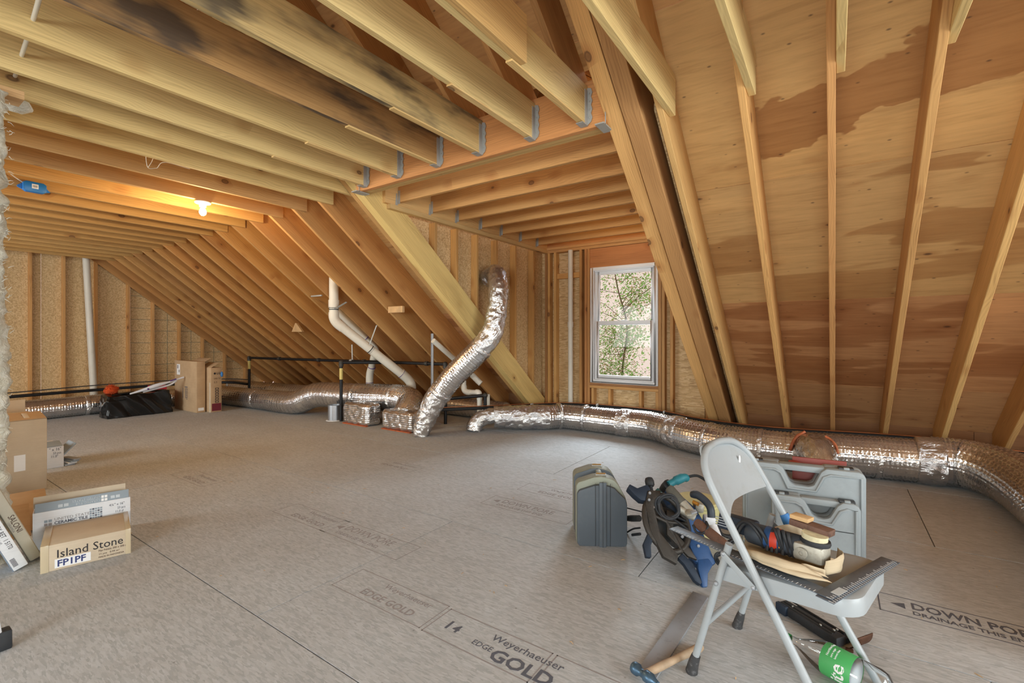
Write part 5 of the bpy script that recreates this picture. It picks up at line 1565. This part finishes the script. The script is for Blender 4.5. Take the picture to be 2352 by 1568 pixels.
MB().lathe([(.001, 0), (.017, 0), (.017, .006), (.007, .007), (.007, .003), (.001, .003)], g1 + ga * .012 + Vector((-.013, -.04, .0)), (-.39, -.92, 0), 18).build('side_socket', 'cast_alu', t, smooth=40)
MB().lathe([(.001, 0), (.040, 0), (.042, .006), (.040, .014), (.001, .014)], g1 + ga * .035 + Vector((0, 0, .026)), (.05, .02, 1), 22).build('guard_ring', 'rubber', t, smooth=40)
MB().lathe([(.001, 0), (.036, 0), (.036, .018), (.001, .018)], g1 + ga * .032 + Vector((0, 0, .038)), (.08, .02, 1), 22).build('backing_pad', 'sander_pad', t, smooth=40)
obox('sanding_block', 'wood_grip', t, g1 - ga * .055 + Vector((.01, .01, .058)), ga + Vector((0, 0, -.10)), Vector((.4, .9, 0)), Vector((.08, 0, 1)), .115, .045, .022, .004)
obox('sanding_block', 'block_wood', t, g1 - ga * .055 + Vector((.012, .012, .080)), ga + Vector((0, 0, -.06)), Vector((.4, .9, 0)), Vector((.08, 0, 1)), .055, .04, .014, .003)
MB().cyl(g1 - ga * .06 + Vector((-.005, -.026, -.01)), g1 - ga * .06 + Vector((-.005, -.026, .02)), .010, 10).build('orange_switch', 'orange_plastic', t, smooth=50)
side = Vector((-.4, -.9, 0)).normalized()
def arch(c, r, lean, rad=.0058):
    pts = [c + ga * (r * math.cos(a) * lean) + side * (.012 * math.sin(a * 2) + .03) + Z3 * (r * 1.15 * math.sin(a) - .012) for a in [math.pi * k / 10 for k in range(-1, 12)]]
    return MB().tube(spline(pts, 3), rad, 8).build('power_cord', 'rubber', t, smooth=60)
arch(g0 + ga * .085, .050, 1.0); arch(g0 + ga * .07, .048, 1.0); arch(g0 + ga * .165, .052, .32); arch(g0 + ga * .18, .05, .36); arch(g0 + ga * .195, .048, .30); arch(g0 + ga * .155, .05, .42)

# ------------------------------------------------------------------ loose things round the chair
tag(obox('straight_edge', 'steel_dull', None, (-.568, 1.615, 0.0), (.0755, -.013, 0), (.035, .63, 0), Z3, .068, .63, .008, .001), 'flat aluminium straightedge lying on the floor beside the chair', 'straightedge')
t = thing('hammer', 'wooden handled hammer with a blue steel head lying by the chair leg', 'hammer', (-.47, 1.68, 0))
h0, h1 = Vector((-.527, 1.564, .034)), Vector((-.409, 1.846, .016))
MB().tube([h0 + (h1 - h0) * k for k in (0, .25, .5, .75, .95, 1.0)], [.012, .014, .012, .014, .016, .012], 12).build('handle', 'handle_wood', t, smooth=60)
hd = Vector((-.92, .39, -.06)).normalized()
MB().lathe([(.001, 0), (.017, .002), (.020, .008), (.020, .024), (.013, .034), (.013, .05), (.019, .058), (.019, .085), (.012, .095), (.008, .11), (.001, .11)], h0 - hd * .055 + hd * .11 + Vector((0, 0, -.004)), -hd, 18).build('head', 'hammer_blue', t, smooth=50)

t = thing('nailer_magazine', 'black metal nailer magazine lying on the floor under the chair seat', 'tool', (-.09, 2.26, 0))
na = Vector((.80, -.60, 0)).normalized(); nb = Vector((.60, .80, 0)); n0 = Vector((-.20, 2.30, .004))
obox('rail', 'rubber', t, n0, na, nb, Z3, .26, .05, .036, .004)
obox('side_plate', 'navy_metal', t, n0 + nb * .048 + na * .03, na, nb, Z3, .225, .045, .022, .004)
for k in (.012, .03, .058, .076):
    MB().tube([n0 + na * .01 + nb * k + Z3 * (.037 if k < .05 else .0265), n0 + na * .235 + nb * k + Z3 * (.037 if k < .05 else .0265)], .0035, 6).build('guide_rail', 'latch_black', t)
for q, k in ((.18, .02), (.22, .04), (.21, .07), (.05, .03)):
    MB().lathe([(.001, 0), (.005, 0), (.004, .004), (.001, .004)], n0 + na * q + nb * k + Z3 * (.036 if k < .05 else .026), (0, 0, 1), 8).build('screw', 'galvanised', t, smooth=50)
obox('end_block', 'navy_metal', t, n0 + na * .0 - nb * .012, na, nb, Z3, .05, .02, .04, .004)
t = thing('putty_knife_blade', 'curved rusty steel scraper blade resting against the nailer magazine', 'scraper', (.03, 2.22, 0))
sheet_surf('blade', lambda u, v: Vector((.042, 2.165, .003)) + Vector((.05, .075, 0)) * v + Vector((.028, -.012, 0)) * math.sin(u * 1.6) + Z3 * (.055 * u ** 1.4) , 8, 3, 'rust', t, .003)
MB().box((.036, 2.150, .0), (.06, 2.168, .008)).build('tang', 'rust', t, bevel=.002)

# bottle
t = thing('plastic_bottle', 'clear plastic soda bottle with green label and cap lying under the chair', 'bottle', (.02, 2.0, 0))
b0, b1 = Vector((-.146, 2.027, .053)), Vector((.147, 1.897, .053))
ba = (b1 - b0).normalized()
bl = (b1 - b0).length
RB = .052
prof_b = [(.010, .0), (.0125, .018), (.0135, .020), (.013, .034), (.022, .055), (.034, .080), (.045, .105), (RB, .130), (RB, .16), (RB * .985, .20), (RB, .24), (RB, bl - .03), (.046, bl - .012), (.030, bl)]
MB().lathe(prof_b, b0, ba, 28).build('bottle_body', 'clear_plastic', t, smooth=60)
MB().lathe([(.001, -.004), (.0145, -.004), (.0155, .0), (.0155, .016), (.0145, .018), (.001, .018)], b0 - ba * .004, ba, 22).build('cap', 'cap_green', t, smooth=40)
LS0, LS1 = .135, .228
slv = MB().lathe([(RB + .0005, LS0), (RB + .0009, LS0 + .001), (RB + .0009, LS1 - .001), (RB + .0005, LS1)], b0, ba, 32, False).build('label_sleeve', 'label_green', t, smooth=40)
def on_cyl(o, ang0):
    """wrap a flat lettering mesh (x along axis, y round the cylinder) onto the label"""
    up = Vector((0, 0, 1)); up = (up - ba * up.dot(ba)).normalized(); sd = ba.cross(up)
    for v in o.data.vertices:
        x, y, z = v.co
        a = ang0 - x / RB
        v.co = b0 + ba * (LS1 - .012 - y) + (up * math.cos(a) + sd * math.sin(a)) * (RB + .0012 + z)
for s_, size, y, ang, kw in (('ite', .062, .006, R(128), {'bold': .001}), ('Nutrition Facts', .010, .058, R(48), {}), ('zero sugar', .009, .046, R(48), {}), ('lemon lime', .009, .034, R(48), {})):
    o = text('label_lettering', s_, size, 'sticker_white', slv, (0, y, 0), (1, 0, 0), (0, 1, 0), **kw)
    on_cyl(o, ang)
up_ = Vector((0, 0, 1))
MB().lathe([(.001, 0), (RB - .002, 0), (RB - .002, .001), (.001, .001)], b0 + ba * (LS1 - .002), ba, 28).build('label_liner', 'print_pale', t)
# ------------------------------------------------------------------ heap of power tools
def at(px, py, Y):
    """point seen at a photograph position, at distance Y along the room"""
    th = R(34.45); k = (px - 1176) / 1078; v = -(py - 772.5) / 1078
    d = Vector((-math.sin(th) + k * math.cos(th), math.cos(th) + k * math.sin(th), v))
    return Vector((0, 0, CAM_H)) + d * (Y / d.y)

t = thing('mitre_saw', 'blue and black mitre saw tipped on its side showing its cast base', 'saw', (-.70, 2.42, 0))
sx_ = Vector((.225, -.226, -.37)).normalized()
sy_ = Vector((.72, .66, .04)); sy_ = (sy_ - sx_ * sy_.dot(sx_)).normalized()
sz_ = sx_.cross(sy_); sz_ = sz_ if sz_.y < 0 else -sz_
so_ = Vector((-.70, 2.40, .234))
TS = Matrix(((sx_.x, sy_.x, sz_.x, so_.x), (sx_.y, sy_.y, sz_.y, so_.y), (sx_.z, sy_.z, sz_.z, so_.z), (0, 0, 0, 1)))
def sp(name, poly, z0, d, mat, bev=.004):
    T2 = TS
    vs_ = [(x, y, z0) for x, y in poly] + [(x, y, z0 - d) for x, y in poly]
    n = len(poly)
    return MB(T2).add(vs_, [tuple(range(n)), tuple(range(2 * n - 1, n - 1, -1))] + [(i, n + i, n + (i + 1) % n, (i + 1) % n) for i in range(n)]).build(name, mat, t, bevel=bev)
# ring-shaped cast base with spokes
MB(TS).tube([(.105 * math.cos(a) * 1.35, .105 * math.sin(a), 0) for a in [2 * math.pi * k / 28 for k in range(28)]], .016, 10, closed=True).build('base_ring', 'cast_metal', t, smooth=60)
sp('base_arm', [(-.165, -.05), (-.10, -.085), (.03, -.10), (.16, -.075), (.20, -.02), (.16, .0), (.05, -.055), (-.08, -.045), (-.12, .0), (-.16, .02)], .018, .03, 'cast_metal')
sp('base_arm', [(-.06, .02), (.06, -.02), (.17, .05), (.19, .09), (.14, .075), (.04, .02), (-.04, .055)], .012, .02, 'cast_metal')
for a, b in (((-.15, -.01), (.0, .0)), ((.0, .0), (.15, .03)), ((.0, .0), (.02, .10)), ((.0, .0), (-.06, -.09))):
    MB(TS).tube([(a[0], a[1], .008), (b[0], b[1], .008)], .009, 8).build('spoke', 'cast_metal', t, smooth=60)
MB(TS).lathe([(.001, 0), (.088, 0), (.088, .012), (.001, .012)], (0, 0, -.03), (0, 0, 1), 28).build('dark_turntable', 'latch_black', t, smooth=40)
sp('blue_side', [(-.17, .06), (-.03, .10), (.06, .115), (.07, .165), (.0, .20), (-.06, .185), (-.18, .10)], -.005, .10, 'saw_blue', .006)
sp('blue_side', [(.055, .085), (.19, .085), (.225, .13), (.21, .185), (.05, .175)], -.005, .07, 'saw_blue', .006)
sp('blue_leg', [(.185, .10), (.225, .085), (.305, .075), (.305, .10), (.25, .125), (.215, .165), (.185, .155)], -.002, .03, 'saw_blue', .004)
sp('dark_leg', [(.17, .0), (.20, .02), (.275, .045), (.295, .065), (.285, .078), (.20, .065), (.15, .03)], .006, .03, 'navy_metal', .004)
sp('left_leg', [(-.01, -.105), (.03, -.10), (.09, -.15), (.15, -.155), (.155, -.13), (.10, -.115), (.05, -.075)], .006, .03, 'navy_metal', .004)
sp('head_bracket', [(-.175, -.03), (-.11, -.06), (-.12, -.10), (-.15, -.125), (-.19, -.15), (-.21, -.135), (-.185, -.10), (-.20, -.04)], .012, .05, 'navy_metal', .004)
for p in ((-.15, -.045), (-.115, -.06), (.125, .125), (.08, .05)):
    MB(TS).lathe([(.001, 0), (.008, 0), (.006, .006), (.001, .006)], (p[0], p[1], .017 if p[1] < .1 else -.003), (0, 0, 1), 10).build('bolt', 'steel_dull', t, smooth=50)
MB(TS).cyl((.02, .09, -.05), (.02, .13, -.20), .062, 20).build('motor', 'latch_black', t, smooth=40)
MB(TS).cyl((-.10, .08, -.06), (.10, .11, -.07), .045, 16).build('gear_housing', 'navy_metal', t, smooth=40)
k0, k1 = at(1503, 1160, 2.5), at(1493, 1112, 2.56)
kd = (k1 - k0).normalized()
MB().cyl(k0, k1, .011, 12).build('lever_stem', 'dark_grip', t, smooth=50)
MB().lathe([(.001, 0), (.018, .0), (.024, .008), (.025, .03), (.020, .046), (.012, .05), (.001, .051)], k1 - kd * .012, kd, 18).build('lever_knob', 'rubber', t, smooth=50)
MB().tube(spline([at(1507, 1150, 2.47), at(1530, 1180, 2.44), at(1560, 1200, 2.42), at(1580, 1215, 2.42)], 5), .006, 8).build('power_cord', 'rubber', t, smooth=60)
MB().tube(spline([at(1512, 1148, 2.5), at(1540, 1178, 2.46), at(1575, 1196, 2.45)], 5), .006, 8).build('power_cord', 'rubber', t, smooth=60)

t = thing('rotary_hammer', 'old rotary drill with a grey grip and weathered brown barrel lying over the mitre saw', 'drill', (-.55, 2.45, .2))
a0, a1 = at(1535, 1120, 2.47), at(1572, 1158, 2.45)
MB().tube(spline([a0, a0 + (a1 - a0) * .4, a1], 5), [.020, .024, .025, .025, .024, .024, .023, .022, .021, .020, .019], 14).build('grey_grip', 'grey_grip', t, smooth=60)
c1 = at(1592, 1186, 2.43)
MB().tube([a1 + (a1 - a0) * -.1, a1 + (c1 - a1) * .5, c1], [.021, .024, .026], 14).build('gear_case', 'cast_alu', t, smooth=50)
MB().lathe([(.001, 0), (.021, 0), (.021, .018), (.015, .022), (.001, .022)], c1 + Vector((-.01, -.02, .012)), (-.1, -.55, .8), 16).build('side_boss', 'cast_alu', t, smooth=50)
obox('selector_lever', 'steel_dull', t, c1 + Vector((-.005, -.03, .03)), (.7, .4, .3), (-.2, -.4, .8), Vector((.7, .4, .3)).cross(Vector((-.2, -.4, .8))), .028, .008, .02, .002)
c2 = at(1560, 1168, 2.41)
MB().tube([c2, c1 + (c1 - c2) * .1], [.016, .020], 12).build('gear_case', 'cast_alu', t, smooth=50)
w0, w1 = at(1600, 1200, 2.42), at(1672, 1256, 2.33)
MB().tube([w0 + (w1 - w0) * k / 6 for k in range(7)], [.022, .024, .023, .024, .023, .022, .021], 14, wob=.05).build('barrel', 'wood_grip', t, smooth=60)
MB().tube(spline([at(1592, 1205, 2.40), at(1600, 1222, 2.38), at(1615, 1224, 2.37), at(1626, 1210, 2.38), at(1622, 1198, 2.42)], 5), .006, 8).build('wire_loop', 'rubber', t, smooth=60)

t = thing('jigsaw', 'jigsaw with a dark blue loop handle and white body in the heap of tools', 'saw', (-.55, 2.58, .15))
MB().tube(spline([at(1588, 1135, 2.58), at(1603, 1137, 2.57), at(1622, 1152, 2.55), at(1632, 1168, 2.53), at(1634, 1188, 2.52)], 5), [.016, .018, .020, .021, .021, .020, .020, .019, .019, .019, .019, .019, .019, .019, .019, .019, .019, .019, .019, .019, .019], 12).build('handle', 'dark_grip', t, smooth=60)
MB().tube([at(1592, 1152, 2.57), at(1604, 1158, 2.56)], .010, 8).build('trigger', 'orange_plastic', t, smooth=60)
obox('motor_body', 'card_white', t, at(1620, 1205, 2.54), (.8, .5, -.1), (-.5, .8, 0), (.05, .05, 1), .055, .05, .04, .008)
obox('motor_body', 'cast_alu', t, at(1596, 1178, 2.57), (.8, .5, -.1), (-.5, .8, 0), (.05, .05, 1), .05, .05, .05, .012)
MB().tube([at(1612, 1196, 2.60), at(1625, 1204, 2.60)], .013, 10).build('wooden_knob', 'handle_wood', t, smooth=60)
MB().tube([at(1636, 1208, 2.5), at(1652, 1245, 2.46)], [.024, .022], 12).build('lower_body', 'card_white', t, smooth=50)

t = thing('teal_drill', 'teal plastic power drill lying at the back of the tool heap', 'drill', (-.74, 2.78, 0))
MB().tube(spline([at(1536, 1112, 2.74), at(1552, 1104, 2.77), at(1570, 1096, 2.80), at(1577, 1098, 2.82)], 5), [.02] * 5 + [.026] * 5 + [.022] * 6, 14).build('drill_body', 'teal_plastic', t, smooth=60)
MB().tube(spline([at(1578, 1095, 2.82), at(1600, 1092, 2.82), at(1620, 1102, 2.80), at(1640, 1118, 2.76)], 5), .008, 8).build('power_cord', 'rubber', t, smooth=60)
MB().tube(spline([at(1536, 1112, 2.75), at(1526, 1124, 2.80), (-.86, 2.86, .2), (-.87, 2.87, .032)], 5), .03, 10).build('lower_body', 'rubber', t, smooth=60)

t = thing('green_sander', 'dark green power tool with a pale stripe jammed in the tool heap', 'sander', (-.72, 2.62, 0))
MB().tube(spline([at(1508, 1124, 2.72), at(1525, 1142, 2.71), at(1545, 1165, 2.69), at(1560, 1182, 2.67)], 5), [.013] * 4 + [.017] * 8 + [.019] * 4, 12).build('body', 'green_plastic', t, smooth=60)
MB().tube([at(1529, 1143, 2.685), at(1542, 1158, 2.675)], .007, 8).build('stripe', 'teal_plastic', t, smooth=60)
MB().tube(spline([at(1545, 1165, 2.70), at(1550, 1190, 2.70), (-.72, 2.69, .032)], 4), .03, 10).build('foot', 'rubber', t, smooth=60)

t = thing('yellow_lid', 'pale yellow plastic bucket with its lid half hidden behind the tool heap', 'bucket', (-.66, 2.88, 0))
MB().lathe([(.001, 0), (.105, 0), (.118, .20), (.126, .205), (.126, .225), (.118, .232), (.001, .234)], (-.655, 2.87, 0), (0, 0, 1), 32).build('bucket_body', 'yellow_pad', t, smooth=40)
MB().lathe([(.127, .206), (.130, .208), (.130, .222), (.127, .224)], (-.655, 2.87, 0), (0, 0, 1), 32).build('lid_rim', 'yellow_pad', t, smooth=40)

def coil(label, c, r, turns, ax_, rad=.006, n=22, jit=.012, name='cord_coil', tail=None):
    t = thing(name, label, 'cord', Vector(c), 'black cords round the tool heap')
    ax_ = Vector(ax_).normalized(); ref = Vector((0, 0, 1)) if abs(ax_.z) < .9 else Vector((1, 0, 0))
    e = (ref - ax_ * ref.dot(ax_)).normalized(); f = ax_.cross(e)
    pts = []
    for k in range(turns * n):
        a = 2 * math.pi * k / n
        rr = r * (1 + .10 * math.sin(k * .37) + jit / r * noise.noise(Vector((k * .23, turns, r * 10))))
        pts.append(Vector(c) + e * rr * math.cos(a) + f * rr * math.sin(a) + ax_ * (.010 * math.sin(k * .61) + .004 * (k / n - turns / 2)))
    if tail: pts += [Vector(p) for p in tail]
    MB().tube(pts, rad, 7).build('cord', 'rubber', t, smooth=60)
    return t
coil('coiled black power cord hanging over the green power tool', at(1535, 1163, 2.27), .05, 3, (.35, -.9, .2))
coil('tight coil of black cord on the floor between the chair and the cases', at(1672, 1212, 2.62), .042, 4, (.5, -.8, .35))
coil('tangled black cord under the jigsaw beside the chair leg', at(1690, 1262, 2.50), .04, 4, (.5, -.7, .4))
coil('black cord with plug lying beneath the chair behind the saw', at(1658, 1283, 2.45), .025, 3, (.4, -.8, .4), tail=[at(1672, 1296, 2.43), at(1682, 1302, 2.42)])
for k, (a, b, c, lab) in enumerate((((1440, 1166, 2.70), (1455, 1170, 2.68), (1475, 1175, 2.62), 'thin black wire stretching behind the grey tool case'), ((1440, 1222, 2.70), (1455, 1214, 2.66), (1470, 1212, 2.6), 'black cable bending behind the grey tool case'), ((1452, 1228, 2.62), (1460, 1227, 2.61), (1470, 1226, 2.58), 'thick black cable lying on the floor behind the grey tool case'))):
    tag(MB().tube(spline([at(*a), at(*b), at(*c)], 5), (.004, .005, .008)[k], 8).build('loose_cable', 'rubber', smooth=60), lab, 'cable')
tag(MB().tube([at(1442, 1190, 2.68), at(1450, 1190, 2.66), at(1468, 1190, 2.62)], [.016, .019, .018], 12).build('torch', 'latch_black', smooth=50), 'small black torch lying behind the grey tool case', 'torch')

# scraps and shavings on the floor
random.seed(5)
mb = MB()
for k in range(90):
    x, y = random.uniform(-4.5, .9), random.uniform(.9, 4.4)
    a = random.uniform(0, 6.28); l = random.uniform(.006, .028)
    d = Vector((math.cos(a), math.sin(a), 0)) * l
    p = Vector((x, y, .0008))
    mb.tube([p, p + d * .5 + Vector((0, 0, random.uniform(0, .004))), p + d], [.0012, .0016, .0008], 4)
o = mb.build('wood_shavings', 'block_wood'); tag(o, 'tiny pale wood shavings scattered over the subfloor', 'shavings'); o['kind'] = 'stuff'

# ------------------------------------------------------------------ tree outside the window
t = thing('tree', 'leafy green tree outside the dormer window', 'tree', (-4.2, 10.5, -3.0))
MB().tube(spline([(-4.25, 10.8, -3.0), (-4.2, 10.8, -1.0), (-4.15, 10.7, .4), (-4.0, 10.6, 1.4), (-4.25, 10.6, 2.4), (-4.4, 10.6, 3.4)], 5), [.04 - .0012 * k for k in range(26)], 8).build('trunk', 'bark', t, smooth=60)
rng = random.Random(3)
tips = []
for k in range(44):
    z = rng.uniform(-.8, 2.9); a = rng.uniform(0, 6.28); l = rng.uniform(.5, 1.3)
    p0 = Vector((-4.15, 10.65, z)); p2 = p0 + Vector((math.cos(a) * l, math.sin(a) * l * .6, rng.uniform(.1, .7)))
    p1 = (p0 + p2) / 2 + Vector((0, 0, rng.uniform(-.1, .15)))
    P_ = spline([p0, p1, p2], 5)
    MB().tube(P_, [.009 - .0006 * i for i in range(len(P_))], 5).build('branch', 'bark', t)
    tips += P_[2:]
for nm, mat, cnt, seed in (('foliage', 'leaf_green', 9000, 1), ('dry_foliage', 'leaf_dry', 3600, 2)):
    rg = random.Random(seed); mb = MB(); vs_, fs = [], []
    for k in range(cnt):
        c = rg.choice(tips) + Vector((rg.gauss(0, .2), rg.gauss(0, .2), rg.gauss(0, .2)))
        if c.z > 1.45 and rg.random() < .5: continue
        d = Vector((rg.gauss(0, 1), rg.gauss(0, 1), rg.gauss(-.3, .8))).normalized(); u = d.cross(Vector((rg.random(), rg.random(), rg.random()))).normalized()
        s = rg.uniform(.022, .045); b = len(vs_)
        nn = d.cross(u) * .008
        vs_ += [c - d * s, c + u * s * .42 + nn, c + d * s, c - u * s * .42 + nn]; fs.append((b, b + 1, b + 2, b + 3))
    mb.add(vs_, fs); o = mb.build(nm, mat, t); o['kind'] = 'stuff'
